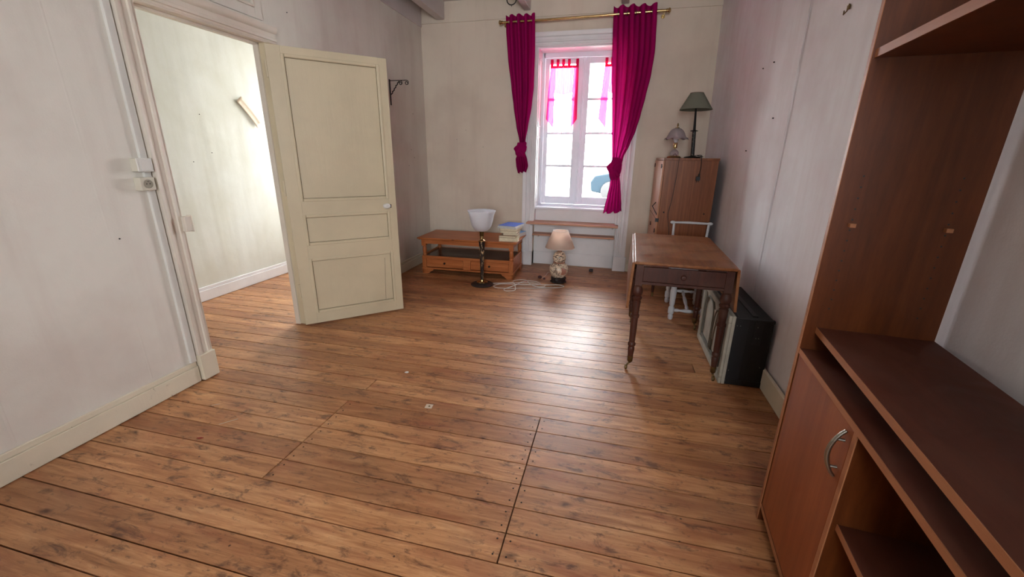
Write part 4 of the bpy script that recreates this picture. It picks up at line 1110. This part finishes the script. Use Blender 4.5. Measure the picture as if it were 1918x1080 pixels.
curtain('magenta curtain right of the window, wide and long, knotted near the sill',
    [(2.855, -.172, .262, .042), (2.70, -.165, .275, .042), (2.42, -.152, .287, .04), (2.20, -.138, .272, .036), (2.00, -.118, .240, .032), (1.80, -.102, .205, .028), (1.65, -.090, .172, .024), (1.50, -.078, .120, .02), (1.36, -.064, .062, .016), (1.28, -.06, .05, .015)],
    [(1.16, -.060, .035, .016), (1.05, -.065, .055, .024), (.92, -.085, .072, .03), (.80, -.105, .085, .034), (.735, -.115, .092, .034)],
    (-.015, 1.235, .125, .25), 4, 11, (-.12, -.03, .06, .15, .22), 2.787)

# sheer tab-top curtains on the sashes
def sheer(lab, x0, x1, tabs, zt_, sk):
    o = thing('sheer_curtain', lab, 'curtain', (0, 5.425, 0), 0, None)
    W2 = x1-x0
    obj('rail', MB().tube([(x0-.01, 0, zt_+.012), (x1+.01, 0, zt_+.012)], .004, 8), M_window, o)
    for t in tabs:
        x = x0+W2*t
        obj('tab', MB().box(x-.016, x+.016, -.006, .006, zt_-.055, zt_+.018), M_sheerpink, o)
    # side borders widen slightly towards their slanted lower corner
    for s in (0, 1):
        def f(u, v, s=s):
            zb = 1.80 - (.11*u if s == 0 else .11*(1-u))
            xa = (x0-.035*v) if s == 0 else (x1-.060-.0*v)
            xb = (x0+.060) if s == 0 else (x1+.012*v)
            return (xa+(xb-xa)*u, .006*math.sin(6*u+8*v), zt_-.05+(zb-(zt_-.05))*v)
        obj('border', MB().grid(f, 6, 20), M_sheerpink, o, smooth=True)
    def g(u, v):
        zb = 1.69 - .055*(1-abs(2*u-1))
        return (x0+.060+(W2-.12)*u, .014*math.sin(2*PI*4*u+.8*v)*(.5+.5*v), zt_-.05+(zb-(zt_-.05))*v)
    obj('voile', MB().grid(lambda u, v: g(u, .42*v), 48, 10), M_sheerblush, o, smooth=True)
    obj('voile', MB().grid(lambda u, v: g(u, .42+.58*v), 48, 12), M_sheerwhite, o, smooth=True)
    obj('top_hem', MB().box(x0, x1, -.005, .004, zt_-.075, zt_-.05), M_sheerpink, o)
    obj('tassel', MB().tube([((x0+x1)/2+sk, 0, 1.50), ((x0+x1)/2+sk, 0, 1.44)], .004, 6).tube([((x0+x1)/2+sk, 0, 1.66), ((x0+x1)/2+sk, 0, 1.50)], .0012, 4), M_neck, o)
sheer('sheer pink tab-top curtain over the left window sash', -.868, -.535, (.05, .26, .46, .66, .95), 2.435, -.0)
sheer('sheer pink curtain on the right sash, half hidden by the magenta curtain', -.235, .0, (.08, .35, .65, .92), 2.435, 0)

# ------------------------------------------------------------------ outside
tag(obj('ground', MB().box(-30, 30, 5.6, 40, -.4, -.05), M_ground), None, None, None, 'structure')
car = thing('parked_car', 'blue-grey parked car seen through the lower right window pane', 'car', (.14, 15.6, -.05), 0)
b = MB().prism([(-.95, .30), (-.98, .62), (-.85, .82), (-.2, .95), (.35, 1.36), (1.6, 1.40), (2.3, 1.0), (2.9, .92), (2.95, .35), (2.4, .22), (-.5, .22)], -.8, .8, 'y')
obj('body', b, M_car, car, bevel=.05)
obj('windscreen', MB().hexa([(-.16,-.70,.97),(-.13,-.70,.94),(-.13,.70,.94),(-.16,.70,.97),(.34,-.62,1.35),(.37,-.62,1.32),(.37,.62,1.32),(.34,.62,1.35)]), M_carglass, car)
obj('side_window', MB().prism([(-.05, .98), (.40, 1.30), (1.55, 1.33), (2.1, 1.0)], -.81, -.802, 'y'), M_carglass, car)
for x in (-.3, 2.2):
    obj('wheel', MB().lathe([(0, -.12), (.2, -.12), (.32, -.10), (.33, 0), (.32, .08), (0, .08)], (x, -.76, .33), 24, axis='y'), M_blackpl, car, smooth=True)
    obj('wheel', MB().lathe([(0, -.12), (.2, -.12), (.32, -.10), (.33, 0), (.32, .08), (0, .08)], (x, .76, .33), 24, axis='y'), M_blackpl, car, smooth=True)
